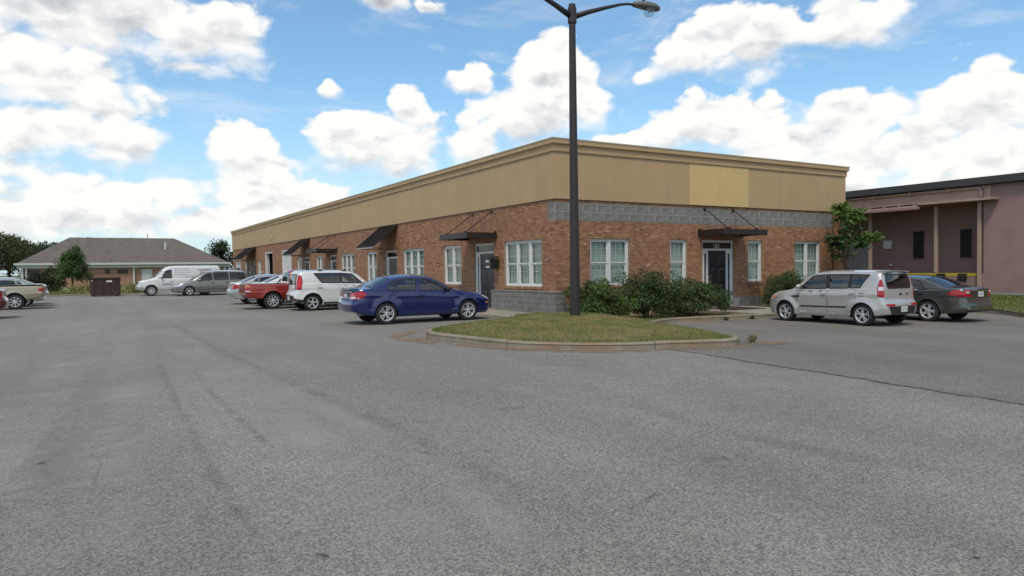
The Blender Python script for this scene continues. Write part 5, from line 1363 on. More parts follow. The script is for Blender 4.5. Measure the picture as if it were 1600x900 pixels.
WSOUL = dict(SOUL); WSOUL.update(L=4.105, flare=.03, tumble=.22, belt=[(0, .62), (.1, .82), (.35, .92), (.7, .985), (1.1, 1.04), (2.0, 1.07), (3.0, 1.10), (3.5, 1.12), (4.1, 1.13)],
    side_glass=[(1.32, 1.72, 2.20, 2.22, M_CARS), (2.27, 2.25, 3.34, 3.04, M_PRIV)], mirror_m=None, lip_m=M_PLAS,
    rear_glass=[[(-.50, 1.06), (.50, 1.06), (.54, 1.25), (.50, 1.47), (-.50, 1.47), (-.54, 1.25)]])
P_WHITE = paint('white_paint', (.62, .63, .62), .0, .30); WSOUL['mirror_m'] = P_WHITE
WSOUL['trim'] = [
    ('tail_light', M_RED, [('diag', [(-.15, .86), (.08, .84), (.10, 1.10), (.04, 1.44), (-.10, 1.42), (-.17, 1.15)], True, .008)]),
    ('pillar', M_PLAS, [('side', [(2.21, 1.10), (2.19, 1.53), (2.26, 1.53), (2.28, 1.10)], True, .003)]),
    ('light_core', mat('bright_red', (.55, .02, .03), .3), [('diag', [(-.10, .93), (-.02, .93), (-.01, 1.12), (-.04, 1.34), (-.09, 1.34), (-.12, 1.14)], True, .014)]),
    ('light_frame', M_PLAS, [('rear', [(.52, .84), (.50, 1.45), (.56, 1.45), (.60, .84)], True, .010)]),
    ('bumper_insert', M_PLAS, [('rear', [(-.86, .28), (.86, .28), (.86, .46), (.52, .62), (-.52, .62), (-.86, .46)], False, .006)]),
    ('reflector', M_RED, [('rear', [(.60, .44), (.60, .52), (.72, .52), (.72, .44)], True, .012)]),
    ('side_cladding', M_PLAS, [('side', [(1.22, .20), (1.22, .34), (2.96, .34), (2.96, .20)], True, .010), ('side', [(3.76, .28), (3.76, .46), (4.08, .44), (4.08, .30)], True, .008)]),
    ('headlight', M_LENS, [('side', [(.10, .66), (.20, .82), (.52, .89), (.44, .82), (.24, .68)], True, .007)])]
car, Bw = make_vehicle('parked_wagon', WSOUL, P_WHITE, 'white boxy wagon parked between the blue sedan and the red pickup', 'car', True, 'five')
for (x, y) in ((2.0, .52), (2.0, -.52), (3.0, .52), (3.0, -.52)):
    p, n = Bw.hit('top', x, y); MB().box(p.x - .09, p.x + .09, y - .035, y + .035, p.z - .006, p.z + .055).build('roof_rack_foot', M_PLAS, car, bevel=.012, loc=(0, 0, 0))
park(car, (-2.70, 9.21), '+x')

PICK = dict(L=4.78, W=.88, R=.36, Ra=.43, wheels=(.86, 3.69), tumble=.24, flare=.03, step=.05, lf=.35, lr=.25,
    top=[(0, .82), (.05, .92), (.5, 1.02), (1.2, 1.07), (1.35, 1.10), (1.75, 1.48), (1.95, 1.62), (2.2, 1.67), (2.75, 1.67), (2.90, 1.63), (2.96, 1.35), (3.0, 1.09), (3.5, 1.08), (4.7, 1.08), (4.78, 1.07)],
    belt=[(0, .76), (.5, .96), (1.3, 1.03), (2.9, 1.05), (3.0, 1.06), (4.78, 1.06)],
    bottom=[(0, .42), (.3, .40), (1.3, .36), (3.2, .38), (4.1, .42), (4.78, .50)],
    plan=[(0, .70), (.1, .80), (.4, .86), (.86, .88), (3.69, .88), (4.5, .87), (4.7, .85), (4.78, .81)],
    fprof=[(.3, .05), (.6, 0), (.9, .06), (1.2, .1)], rprof=[(.4, .02), (.7, 0), (1.1, .02), (1.3, .02)], rbulge=.015, fbulge=.05,
    crease=[(const([(0, .66), (4.78, .72)]), .012, .03)], side_glass=[(1.62, 1.98, 2.34, 2.38, None), (2.48, 2.44, 2.80, 2.84, None)], top_glass=[(1.38, 1.96, .90)], cabin=(1.3, 2.9), seats=(2.1,), mirror=(1.66, 1.08),
    doors=[[(1.42, 1.0), (1.5, .42), (2.40, .42), (2.42, 1.03)]], hdrop=.12)
def pickup(paint_m, label, red=False, cover=None):
    sp = dict(PICK); sp['trim'] = [
        ('tail_light', M_RED, [('side', [(4.60, .76), (4.60, 1.0), (4.77, 1.0), (4.77, .76)], True, .008), ('rear', [(.70, .76), (.70, 1.0), (.83, 1.0), (.83, .76)], True, .008)]),
        ('turn_signal', M_AMB, [('side', [(4.60, .95), (4.60, 1.0), (4.77, 1.0), (4.77, .95)], True, .012), ('rear', [(.70, .95), (.70, 1.0), (.83, 1.0), (.83, .95)], True, .012)]),
        ('reverse_lens', M_LENS, [('side', [(4.60, .76), (4.60, .80), (4.77, .80), (4.77, .76)], True, .012), ('rear', [(.70, .76), (.70, .80), (.83, .80), (.83, .76)], True, .012)]),
        ('tailgate', paint_m, [('rear', [(-.66, .62), (.66, .62), (.66, 1.02), (-.66, 1.02)], False, .008)]),
        ('bed_floor', cover or M_LINER, [('top', [(3.06, -.70), (4.70, -.70), (4.70, .70), (3.06, .70)], False, .006)]),
        ('rear_window', M_CARD, [('rear', [(-.58, 1.18), (.58, 1.18), (.52, 1.56), (-.52, 1.56)], False, .006)]),
        ('headlight', M_LENS, [('front', [(.45, .70), (.45, .84), (.80, .84), (.80, .70)], True, .006)])]
    r, B = make_vehicle('pickup_truck', sp, paint_m, label, 'pickup truck', False, 'truck')
    b = MB().box(4.79, 4.93, -.80, .80, .46, .60); b.box(4.70, 4.79, -.25, .25, .42, .52); b.build('rear_bumper', M_CHROME, r, bevel=.03, loc=(0, 0, 0))
    return r
P_RED = paint('red_paint', (.30, .026, .016), .2, .3)
car = pickup(P_RED, 'red pickup truck with chrome rear bumper parked beside the white boxy wagon'); park(car, (-3.43, 11.72), '+x')
P_TAN = paint('tan_paint', (.36, .32, .225), .35, .32)
car = pickup(P_TAN, 'tan pickup truck with black bed cover backed to the lane', cover=M_PLAS)
MB().box(2.98, 4.74, -.80, .80, 1.075, 1.125).build('bed_cover', M_PLAS, car, bevel=.02, loc=(0, 0, 0))
park(car, (-20.45, 20.2), '-x')

def plain_sedan(paint_m, label, nose, heading, wheel='ten'):
    sp = dict(SEDAN); sp['step'] = .07; sp['trim'] = [BLUE['trim'][0], BLUE['trim'][5]]; sp = {k: v for k, v in sp.items()}
    r, _ = make_vehicle('parked_sedan', sp, paint_m, label, 'car', False, wheel); park(r, nose, heading); return r
P_SILV2 = paint('pale_silver_paint', (.38, .39, .40), .5, .3)
plain_sedan(P_WHITE, 'white sedan parked just behind the red pickup', (-2.75, 14.4), '+x')
plain_sedan(P_SILV2, 'pale silver sedan parked past the white sedan in the wall-side row', (-3.3, 17.1), '+x')
plain_sedan(P_SILV2, 'pale silver sedan nosed in behind the tan pickup', (-20.2, 23.2), '-x')
P_MAR = paint('maroon_paint', (.11, .012, .014), .3, .3)
plain_sedan(P_MAR, 'dark red sedan with white trim at the near end of the outer parking row', (-21.05, 12.0), '-x')
plain_sedan(paint('champagne_paint', (.33, .31, .28), .4, .3), 'champagne sedan with red tail lights past the silver sedan in the outer row', (-20.4, 26.0), '-x')

MINI = dict(L=5.1, W=.97, R=.335, Ra=.39, wheels=(.98, 4.01), tumble=.22, flare=.02, step=.07,
    top=[(0, .62), (.05, .74), (.2, .84), (.6, .95), (1.0, 1.05), (1.1, 1.09), (1.6, 1.42), (2.0, 1.62), (2.4, 1.71), (3.2, 1.74), (4.4, 1.71), (4.85, 1.66), (5.1, 1.58)],
    belt=[(0, .56), (.15, .74), (.6, .88), (1.1, .97), (2.2, 1.02), (4.0, 1.06), (5.1, 1.08)], bottom=[(0, .25), (.3, .2), (1.4, .19), (3.6, .19), (4.4, .24), (5.1, .32)],
    plan=[(0, .62), (.06, .74), (.2, .85), (.5, .93), (.98, .96), (2.5, .97), (4.01, .965), (4.6, .93), (4.95, .87), (5.1, .78)],
    fprof=[(.2, .08), (.4, 0), (.6, 0), (.9, .14), (1.2, .3)], rprof=[(.3, .06), (.45, 0), (.65, 0), (.8, .08), (1.1, .14), (1.4, .30), (1.6, .42), (1.8, .45)],
    crease=[(const([(0, .6), (5.1, .72)]), .012, .04)], side_glass=[(1.5, 2.05, 2.42, 2.48, M_CARD), (2.58, 2.52, 3.52, 3.54, M_CARD), (3.64, 3.62, 4.62, 4.68, M_CARD)],
    top_glass=[(1.15, 1.98, .90)], rear_glass=[[(-.62, 1.10), (.62, 1.10), (.58, 1.55), (-.58, 1.55)]], cabin=(1.1, 4.8), seats=(2.2, 3.2), mirror=(1.6, 1.04),
    doors=[[(1.25, .93), (1.42, .30), (2.50, .29), (2.55, .995)], [(2.57, .995), (2.52, .29), (3.50, .29), (3.60, 1.03)]], hdrop=.10)
MINI['trim'] = [('tail_light', M_RED, [('side', [(4.82, .82), (4.84, 1.08), (5.0, 1.08), (5.05, .82)], True, .008), ('rear', [(.66, .80), (.66, 1.1), (.86, 1.1), (.86, .80)], True, .008)]),
    ('headlight', M_LENS, [('side', [(.12, .64), (.25, .74), (.62, .84), (.5, .72), (.3, .64)], True, .007), ('front', [(.45, .62), (.48, .74), (.84, .78), (.84, .64)], True, .007)]),
    ('side_moulding', M_PLAS, [('side', [(1.45, .42), (1.45, .46), (3.55, .48), (3.55, .44)], True, .010)])]
P_GREY = paint('grey_paint', (.21, .215, .21), .5, .3)
car, _ = make_vehicle('minivan', MINI, P_GREY, 'grey minivan parked across the end of the lot before the white work van', 'minivan', False, 'five')
park(car, (-8.85, 33.9), '-x')

VAN = dict(L=5.5, W=1.0, R=.37, Ra=.44, wheels=(.85, 4.36), tumble=.12, flare=.015, step=.07, lf=.4, lr=.4,
    top=[(0, .78), (.05, .95), (.2, 1.05), (.7, 1.15), (.95, 1.21), (1.05, 1.26), (1.45, 1.68), (1.75, 1.95), (2.1, 2.06), (2.6, 2.1), (5.0, 2.1), (5.35, 2.08), (5.5, 2.0)],
    belt=[(0, .72), (.15, .95), (.5, 1.06), (1.0, 1.14), (2.0, 1.18), (5.5, 1.18)], bottom=[(0, .42), (.3, .36), (1.4, .38), (4.9, .38), (5.5, .45)],
    plan=[(0, .76), (.08, .86), (.3, .95), (.85, .99), (2, 1.0), (5.2, .99), (5.4, .95), (5.5, .88)], fprof=[(.3, .04), (.6, 0), (.9, .04), (1.3, .15)], rprof=[(.4, .02), (.7, 0), (1.5, .03), (2.1, .12)],
    side_glass=[(1.45, 1.78, 2.16, 2.18, M_CARD, dict(m_top=.16, m_bot=.05))], top_glass=[(1.10, 1.72, .90)], cabin=(1.1, 5), seats=(2,), mirror=(1.5, 1.3),
    doors=[[(1.28, 1.10), (1.36, .48), (2.24, .46), (2.26, 1.16)]], hdrop=.13)
VAN['trim'] = [('headlight', M_LENS, [('side', [(.03, .78), (.03, .98), (.24, 1.0), (.24, .80)], True, .008), ('front', [(.52, .76), (.52, .96), (.85, .96), (.85, .76)], True, .008)]),
    ('grille', M_PLAS, [('front', [(-.5, .76), (.5, .76), (.5, .96), (-.5, .96)], False, .008)]), ('front_bumper', M_GREY, [('front', [(-.84, .46), (.84, .46), (.84, .66), (-.84, .66)], False, .03), ('side', [(.02, .46), (.02, .64), (.38, .62), (.38, .46)], True, .02)]),
    ('tail_light', M_RED, [('side', [(5.36, .9), (5.36, 1.5), (5.46, 1.5), (5.46, .9)], True, .008)]),
    ('printed_line', mat('print_grey', (.20, .21, .25), .6), [('side', [(2.55, 1.90 - .14 * k), (2.55, 1.92 - .14 * k), (3.25 + .1 * (k % 3), 1.92 - .14 * k), (3.25 + .1 * (k % 3), 1.90 - .14 * k)], True, .006) for k in range(4)] + [('side', [(3.0, 1.28), (3.0, 1.31), (3.9, 1.31), (3.9, 1.28)], True, .006)]),
    ('printed_dot', mat('print_dark', (.03, .03, .04), .6), [('side', [(2.42, 1.88 - .14 * k), (2.42, 1.94 - .14 * k), (2.48, 1.94 - .14 * k), (2.48, 1.88 - .14 * k)], True, .006) for k in range(4)]),
    ('printed_box', mat('print_red', (.42, .05, .04), .6), [('side', [(4.05, 1.56), (4.05, 1.66), (4.75, 1.66), (4.75, 1.56)], True, .006)])]
car, Bv = make_vehicle('work_van', VAN, P_WHITE, 'white work van with dark and red lettering parked behind the grey minivan', 'van', False, 'van')
for side in (-1,):
    for (txt, x, z, s_, mm) in (('NORRIS', 4.35, 1.76, .26, 'print_dark'), ('SERVICES', 4.40, 1.61, .10, 'white_vinyl'), ('NORRIS', 1.85, .80, .18, 'print_dark')):
        p, n = Bv.hit('side', x, z, 1)
        for sd in (1, -1):
            rot = Matrix.Rotation(math.pi / 2, 4, 'X') if sd < 0 else Matrix.Rotation(math.pi, 4, 'Z') @ Matrix.Rotation(math.pi / 2, 4, 'X')
            if txt == 'SERVICES': continue
            text_mesh('lettering', txt, s_, MATS[mm], car, Matrix.Translation((x, sd * (p.y + .008), z)) @ rot)
park(car, (-10.9, 36.2), '-x')
# ================================================================== STREET FURNITURE
M_POLE = mat('bronze_pole', (.028, .022, .023), .55, vary=.15, vscale=3)
lp = empty('street_lamp', (-1.97, -3.87, .2), label='tall dark lamp post with two arms standing on the grass island', cat='street lamp')
MB().lathe([(0, .12), (.148, .12), (.146, .3), (.092, 8.62), (.092, 8.66)], 18, 'z', (-1.97, -3.87, 0)).build('pole', M_POLE, lp, smooth=True)
MB().lathe([(.10, 8.5), (.125, 8.5), (.125, 8.92), (.10, 8.95), (.10, 9.0), (.09, 9.03), (0, 9.03)], 16, 'z', (-1.97, -3.87, 0)).build('collar', M_POLE, lp)
for sg in (1, -1):
    x0 = -1.97; P = [(x0 + sg * .08, -3.87, 8.70), (x0 + sg * .55, -3.87, 8.90), (x0 + sg * 1.2, -3.87, 9.14), (x0 + sg * 1.75, -3.87, 9.33), (x0 + sg * 2.05, -3.87, 9.40), (x0 + sg * 2.32, -3.87, 9.42)]
    MB().tube(P, [.085, .072, .055, .042, .036, .034], 10).build('arm', M_POLE, lp, smooth=True)
    hd_ = MB(); n = 10; xa = x0 + sg * 2.25
    secs = [(0, .05, .05, 0), (.04, .11, .11, 0), (.25, .15, .14, .01), (.5, .185, .16, .02), (.78, .19, .15, .02), (.94, .14, .11, .01), (1.0, .05, .05, 0)]
    for (dx, hw, hh, dz) in secs:
        for k in range(12):
            a = 2 * math.pi * k / 12; zz = math.sin(a); hd_.v.append((xa + sg * dx, -3.87 + hw * math.cos(a), 9.42 + dz + hh * (zz if zz > 0 else zz * .55)))
    hd_.f.extend((i * 12 + k, i * 12 + (k + 1) % 12, (i + 1) * 12 + (k + 1) % 12, (i + 1) * 12 + k) for i in range(len(secs) - 1) for k in range(12)); hd_.f += [tuple(range(12)), tuple((len(secs) - 1) * 12 + k for k in range(12))]
    ho = hd_.build('lamp_head', mat('lamp_grey', (.13, .13, .115), .5, vary=.1), lp, smooth=True)
    MB().lathe([(.18, 0), (.185, -.08), (.16, -.17), (.09, -.23), (0, -.25)], 16, 'z', (xa + sg * .60, -3.87, 9.385)).build('glass_bowl', glass('lamp_glass', (.85, .87, .86)), ho, smooth=True)
    MB().lathe([(0, 0), (.03, 0), (.03, -.10), (0, -.11)], 8, 'z', (xa + sg * .60, -3.87, 9.38)).build('bulb', M_WHITE, ho)
    MB().lathe([(0, .09), (.045, .09), (.045, 0), (0, 0)], 10, 'z', (xa + sg * .40, -3.87, 9.56)).build('photocell', M_POLE, ho)
dp = empty('dumpster', (-12.75, 38.0, 0), .0, label='brown steel dumpster at the edge of the lot before the lawn', cat='dumpster')
M_BRN = mat('brown_steel_bin', (.045, .018, .014), .6, vary=.25, vscale=2, dirt=(.09, .05, .03), dscale=2, damt=.5)
MB().box(-13.7, -11.85, 37.5, 38.9, .06, 1.22).build('bin', M_BRN, dp, bevel=.02)
for k in range(4): MB().box(-13.55 + k * .5, -13.47 + k * .5, 37.46, 37.498, .12, 1.2).build('rib', M_BRN, dp)
MB().box(-13.74, -11.81, 37.44, 38.94, 1.205, 1.28).build('rim', M_BRN, dp, bevel=.015); MB().box(-13.68, -11.87, 37.52, 38.88, 1.283, 1.33).build('lid', M_PLAS, dp, bevel=.02)
for s in (-1, 1): MB().box(-12.775 + s * .93 - .05, -12.775 + s * .93 + .05 , 37.7, 38.7, .62, .75).build('fork_pocket', M_BRN, dp, bevel=.01)
for (x0, x1, z0, z1) in ((-12.72, -12.38, 1.0, 1.12), (-13.63, -13.56, 1.08, 1.15)): MB().box(x0, x1, 37.452, 37.459, z0, z1).build('white_sticker', M_WHITE, dp)
for (x, y) in ((-13.5, 37.65), (-12.05, 37.65), (-13.5, 38.75), (-12.05, 38.75)): MB().box(x - .06, x + .06, y - .06, y + .06, 0.0, .06).build('foot', M_BRN, dp)

# ================================================================== VEGETATION
def leafmat(name, trans=.25):
    m = bpy.data.materials.new(name); m.use_nodes = True; nt = m.node_tree; N = nt.nodes; L = nt.links; b = N['Principled BSDF']
    a = N.new('ShaderNodeAttribute'); a.attribute_name = 'Col'; L.new(a.outputs['Color'], b.inputs['Base Color']); b.inputs['Roughness'].default_value = .5; b.inputs['Specular IOR Level'].default_value = .3
    t = N.new('ShaderNodeBsdfTranslucent'); L.new(a.outputs['Color'], t.inputs[0]); mx = N.new('ShaderNodeMixShader'); mx.inputs[0].default_value = trans
    L.new(b.outputs[0], mx.inputs[1]); L.new(t.outputs[0], mx.inputs[2]); L.new(mx.outputs[0], N['Material Output'].inputs[0]); return m
M_LEAF = leafmat('leaves'); M_GRASS = leafmat('grass_blades', .15)
M_BARK = mat('bark', (.085, .062, .045), .95, vary=.3, vscale=8, bump=.6, bscale=30)
def leaf_mesh(name, C, N_, size, cols, aspect=.55, droop=0.0):
    """one rhombic leaf per centre; all arrays"""
    n = len(C); a = rng.normal(size=(n, 3)); a[:, 2] -= droop; a /= np.linalg.norm(a, axis=1)[:, None]
    nn = N_ + rng.normal(size=(n, 3)) * .75; nn -= a * np.sum(nn * a, axis=1)[:, None]; nn /= np.linalg.norm(nn, axis=1)[:, None] + 1e-9
    b = np.cross(nn, a); s = size * rng.uniform(.65, 1.35, n)[:, None]
    V = np.stack([C - a * s * .5, C + b * s * aspect * .5 + nn * s * .06, C + a * s * .5, C - b * s * aspect * .5 + nn * s * .06], 1).reshape(-1, 3)
    F = np.arange(4 * n).reshape(-1, 4)
    me = bpy.data.meshes.new(name); me.vertices.add(4 * n); me.vertices.foreach_set('co', V.ravel()); me.loops.add(4 * n); me.loops.foreach_set('vertex_index', F.ravel())
    me.polygons.add(n); me.polygons.foreach_set('loop_start', np.arange(0, 4 * n, 4)); me.polygons.foreach_set('loop_total', np.full(n, 4)); me.update(calc_edges=True)
    at = me.color_attributes.new('Col', 'FLOAT_COLOR', 'POINT'); cc = np.repeat(np.concatenate([cols, np.ones((n, 1))], 1), 4, 0).astype(np.float32); at.data.foreach_set('color', cc.ravel())
    return me
def crown_points(c, r, n, clumps, spread=.30, shell=.55, flat=0.0, taper=0.0):
    d = rng.normal(size=(clumps, 3)); d /= np.linalg.norm(d, axis=1)[:, None]; d[:, 2] = np.where(d[:, 2] < -.55, -d[:, 2], d[:, 2])
    rad = (shell + (1 - shell) * rng.random(clumps)) * rng.uniform(.80, 1.12, clumps); cc = d * rad[:, None]
    if taper: cc[:, :2] *= (1 - taper * np.clip((cc[:, 2] + .6) / 1.6, 0, 1))[:, None]
    k = rng.integers(clumps, size=n); g = rng.normal(size=(n, 3)); g *= (spread * rng.uniform(.6, 1.2, clumps)[k] * rng.random(n) ** .33 / (np.linalg.norm(g, axis=1) + 1e-9))[:, None]
    P = cc[k] + g; N_ = P / (np.linalg.norm(P, axis=1)[:, None] + 1e-9) + np.array([0, 0, .5]) + g * 1.5
    return np.array(c) + P * np.array(r), N_, k
def leaf_cols(n, base, k, clumps, var=.22, tips=None, tipf=.1):
    tone = rng.uniform(1 - var, 1 + var, clumps)[k]; c = np.array(base)[None, :] * tone[:, None] * rng.uniform(.75, 1.25, n)[:, None]
    c[:, 0] *= rng.uniform(.85, 1.25, n)
    if tips is not None:
        m = rng.random(n) < tipf; c[m] = np.array(tips) * rng.uniform(.8, 1.2, m.sum())[:, None]
    return c
def bush(name, c, r, n, size, base, label, cat='bush', clumps=45, tips=None, tipf=.06, stems=7, group=None):
    root = empty(name, (c[0], c[1], c[2]), label=label, cat=cat, group=group)
    P, N_, k = crown_points((0, 0, r[2] * .70), (r[0], r[1], r[2] * 1.25), n, clumps, .30, .30)
    low = P[:, 2] < .05; P[low, 2] = rng.uniform(.03, r[2] * .6, low.sum())
    link_mesh('foliage', leaf_mesh('foliage', P, N_, size, leaf_cols(n, base, k, clumps, .25, tips, tipf)), M_LEAF, root)
    s = MB()
    for i in range(stems):
        a = 6.28 * i / stems + rng.uniform(-.3, .3); t = Vector((math.cos(a) * r[0] * .7, math.sin(a) * r[1] * .7, r[2] * rng.uniform(1.1, 1.7)))
        s.tube([(t.x * .08, t.y * .08, -.1), (t.x * .4, t.y * .4, t.z * .45), tuple(t)], [.022, .015, .005], 5)
    s.build('stems', M_BARK, root, loc=(0, 0, 0)); return root
G_DK, G_MD, G_LT, G_YL = (.030, .050, .018), (.050, .085, .024), (.085, .135, .030), (.14, .15, .045)
bush('shrub', (-.05, -3.0, .05), (.88, .80, .56), 10000, .07, (.085, .14, .036), 'light green shrub on the grass just behind the lamp post', clumps=50, tips=(.13, .17, .05), tipf=.10)
bush('shrub', (.35, -1.35, .0), (1.0, .75, .60), 9000, .07, (.068, .115, .032), 'small green shrub against the brick corner below the double window', clumps=36)
bush('shrub', (2.0, -2.45, -.05), (1.30, .95, .80), 22000, .065, (.058, .094, .034), 'largest dark green shrub under the single window by the entrance', clumps=75, tips=(.075, .11, .035), tipf=.05)
bush('shrub', (4.35, -2.2, -.08), (1.35, .95, .62), 19000, .065, (.064, .104, .035), 'dark green shrub touching the left edge of the entrance walk', clumps=60, tips=(.085, .12, .04), tipf=.05)
bush('shrub', (10.5, -1.2, -.08), (1.35, .85, .66), 18000, .065, (.058, .096, .033), 'dense dark green shrub beyond the entrance walk before the silver wagon', clumps=55, tips=(.08, .11, .035), tipf=.05)
bush('shrub', (12.7, -.85, -.08), (.85, .6, .62), 5000, .07, (.032, .056, .020), 'small green shrub under the last double window', clumps=30)
def litter():
    n = 900; X = rng.uniform(-9, 12, n); Y = rng.uniform(-13, -2, n); D = dist_line(X, Y); k = (D < 1.1) & ~inside_np(poly_is, X, Y); X, Y = X[k], Y[k]; n = len(X)
    C = np.stack([X, Y, np.array([gz(x) for x in X]) + .016], 1); cc = np.array([(.20, .14, .07), (.12, .09, .06), (.28, .26, .22)])[rng.integers(3, size=n)] * rng.uniform(.7, 1.2, n)[:, None]
    tag(link_mesh('leaf_litter', leaf_mesh('leaf_litter', C, np.tile([0, 0, 3.], (n, 1)), .045, cc), M_LEAF), 'dry leaves and grit scattered along the island kerb', None, None, 'stuff')
litter()
def weed(c, h, n, label, size=.07, base=(.07, .10, .03), group=None):
    root = empty('weed', c, label=label, cat='weed', group=group); s = MB(); P = []; 
    for i in range(n):
        a = rng.uniform(0, 6.28); l = Vector((math.cos(a) * h * .12, math.sin(a) * h * .12, h * rng.uniform(.65, 1.0)))
        s.tube([(0, 0, -.03), (l.x * .4, l.y * .4, l.z * .5), tuple(l)], [.008, .006, .002], 4)
        for t in np.linspace(.25, 1, 16): P.append((l.x * t + rng.normal() * .05, l.y * t + rng.normal() * .05, l.z * t + rng.normal() * .03))
    s.build('stems', M_BARK, root, loc=(0, 0, 0)); P = np.array(P); k = np.zeros(len(P), int)
    link_mesh('leaves', leaf_mesh('leaves', P, np.tile([0, 0, 1.], (len(P), 1)), size, leaf_cols(len(P), base, k, 1)), M_LEAF, root)
weed((6.35, -.95, -.06), 1.35, 9, 'tall thin weed growing up in front of the black entrance door')
weed((9.75, -.55, -.08), 1.55, 4, 'thin tall weed before the narrow window past the entrance', .06)
for i, (x, y, h, lb) in enumerate(((-1.9, -10.1, .17, 'dry weed tuft at the tip of the island kerb'), (4.2, -3.82, .10, 'tiny weed in the kerb joint below the dark shrub'), (5.3, -3.95, .11, 'tiny weed at the kerb foot before the entrance walk'))):
    weed((x, y, gz(x)), h, 8, lb, .05, (.15, .13, .05) if i == 0 else (.06, .08, .025))
# grass: island, verge, lawn weeds
def grass(name, pts, zs_, hgt, cols, label, width=.012, lean=.5):
    n = len(pts); a = rng.uniform(0, 6.28, n); h = hgt * rng.uniform(.5, 1.25, n); w = width * rng.uniform(.7, 1.3, n)
    dx, dy = np.cos(a), np.sin(a); l = rng.uniform(0, lean, n) * h; b = rng.uniform(0, 6.28, n)
    B = np.stack([pts[:, 0], pts[:, 1], zs_ - .015], 1)
    V = np.stack([B + np.stack([dx * w, dy * w, 0 * w], 1), B - np.stack([dx * w, dy * w, 0 * w], 1), B + np.stack([np.cos(b) * l * .4 - dx * w * .6, np.sin(b) * l * .4 - dy * w * .6, h * .6], 1), B + np.stack([np.cos(b) * l, np.sin(b) * l, h], 1)], 1).reshape(-1, 3)
    base = np.arange(n) * 4; F = np.stack([base, base + 1, base + 2, base, base + 2, base + 3], 1).reshape(-1, 3)
    me = bpy.data.meshes.new(name); me.vertices.add(4 * n); me.vertices.foreach_set('co', V.ravel()); me.loops.add(6 * n); me.loops.foreach_set('vertex_index', F.ravel())
    me.polygons.add(2 * n); me.polygons.foreach_set('loop_start', np.arange(0, 6 * n, 3)); me.polygons.foreach_set('loop_total', np.full(2 * n, 3)); me.update(calc_edges=True)
    at = me.color_attributes.new('Col', 'FLOAT_COLOR', 'POINT'); at.data.foreach_set('color', np.repeat(np.concatenate([cols, np.ones((n, 1))], 1), 4, 0).astype(np.float32).ravel())
    return tag(link_mesh(name, me, M_GRASS), label, None, None, 'stuff')
def smooth_noise(X, Y, s, seed):
    r_ = np.random.default_rng(seed); g_ = r_.random((64, 64)); x, y = (X / s) % 63, (Y / s) % 63; i, j = x.astype(int), y.astype(int); fx, fy = x - i, y - j
    fx, fy = fx * fx * (3 - 2 * fx), fy * fy * (3 - 2 * fy)
    return g_[i, j] * (1 - fx) * (1 - fy) + g_[i + 1, j] * fx * (1 - fy) + g_[i, j + 1] * (1 - fx) * fy + g_[i + 1, j + 1] * fx * fy
def grass_cols(X, Y, edge, dry=.5):
    n = len(X); f = np.clip(.55 * smooth_noise(X + 50, Y + 50, .55, 3) + .45 * smooth_noise(X + 50, Y + 50, .16, 5) + rng.normal(size=n) * .16 - .5 + dry - .45 * edge, 0, 1)[:, None]
    g_ = np.array([.115, .170, .034]); y_ = np.array([.37, .30, .14]); return (g_ * (1 - f) + y_ * f) * rng.uniform(.75, 1.25, n)[:, None]
n = 150000; X, Y = rng.uniform(-7.2, 2.6, n), rng.uniform(-10.6, -.6, n); D = dist_line(X, Y)
k = inside_np(poly_is, X, Y) & (D > .13) & ~((X > .7) & (Y > -3.1)); X, Y, D = X[k], Y[k], D[k]
ed = np.clip(1 - D / .7, 0, 1)
grass('lawn_grass', np.stack([X, Y], 1), soil_z(X, Y), .062 + .04 * ed, grass_cols(X, Y, ed * 1.1, .56), 'patchy green and straw grass on the lamp post island', .006)
n = 26000; X, Y = rng.uniform(11.2, 20, n), rng.uniform(-16, -2.2, n); pv = [p for p in poly_vg]; k = inside_np(pv, X, Y); X, Y = X[k], Y[k]
grass('verge_grass', np.stack([X, Y], 1), -.085 + .285 * np.array([sstep(11.0, 20, x) for x in X]), .11, grass_cols(X, Y, np.full(len(X), .6), .55) * .9, 'rough green grass along the pink warehouse', .014)
n = 16000; X, Y = rng.uniform(-24, -9.2, n), rng.uniform(40.9, 46, n)
grass('lawn_weeds', np.stack([X, Y], 1), np.full(n, .11), .22 + .45 * (smooth_noise(X + 60, Y, 1.3, 8) > .62), grass_cols(X, Y, np.full(n, .1), .5) * 1.05, 'tall yellow-green grass round the dumpster', .03)

def tree(name, base, h, r, n, size, col_, label, clumps=60, crown_lo=.35, trunk_r=.14, taper=0.0, group=None, spread=.26):
    root = empty(name, base, label=label, cat='tree', group=group); cz = h * (crown_lo + 1) / 2; rz = h * (1 - crown_lo) / 2
    t = MB(); t.tube([(0, 0, -.1), (.03, .02, h * .3), (-.04, .03, h * .6), (0, 0, h * .9)], [trunk_r, trunk_r * .8, trunk_r * .5, trunk_r * .12], 8)
    for i in range(9):
        a = rng.uniform(0, 6.28); z0 = h * rng.uniform(crown_lo * .8, .75); e_ = (math.cos(a) * r * .8, math.sin(a) * r * .8, z0 + h * rng.uniform(.05, .22))
        t.tube([(0, 0, z0), (e_[0] * .5, e_[1] * .5, z0 + (e_[2] - z0) * .65), e_], [trunk_r * .4, trunk_r * .25, trunk_r * .06], 5)
    t.build('trunk', M_BARK, root, loc=(0, 0, 0))
    P, N_, k = crown_points((0, 0, cz), (r, r, rz), n, clumps, spread, .35, 0, taper)
    link_mesh('crown', leaf_mesh('crown', P, N_, size, leaf_cols(n, col_, k, clumps, .3)), M_LEAF, root); return root
def ray_at(px, py, dist, z=.2):
    d = pix_dir(px, py); q = CAM + d * (dist / math.hypot(d.x, d.y)); return (q.x, q.y, z)
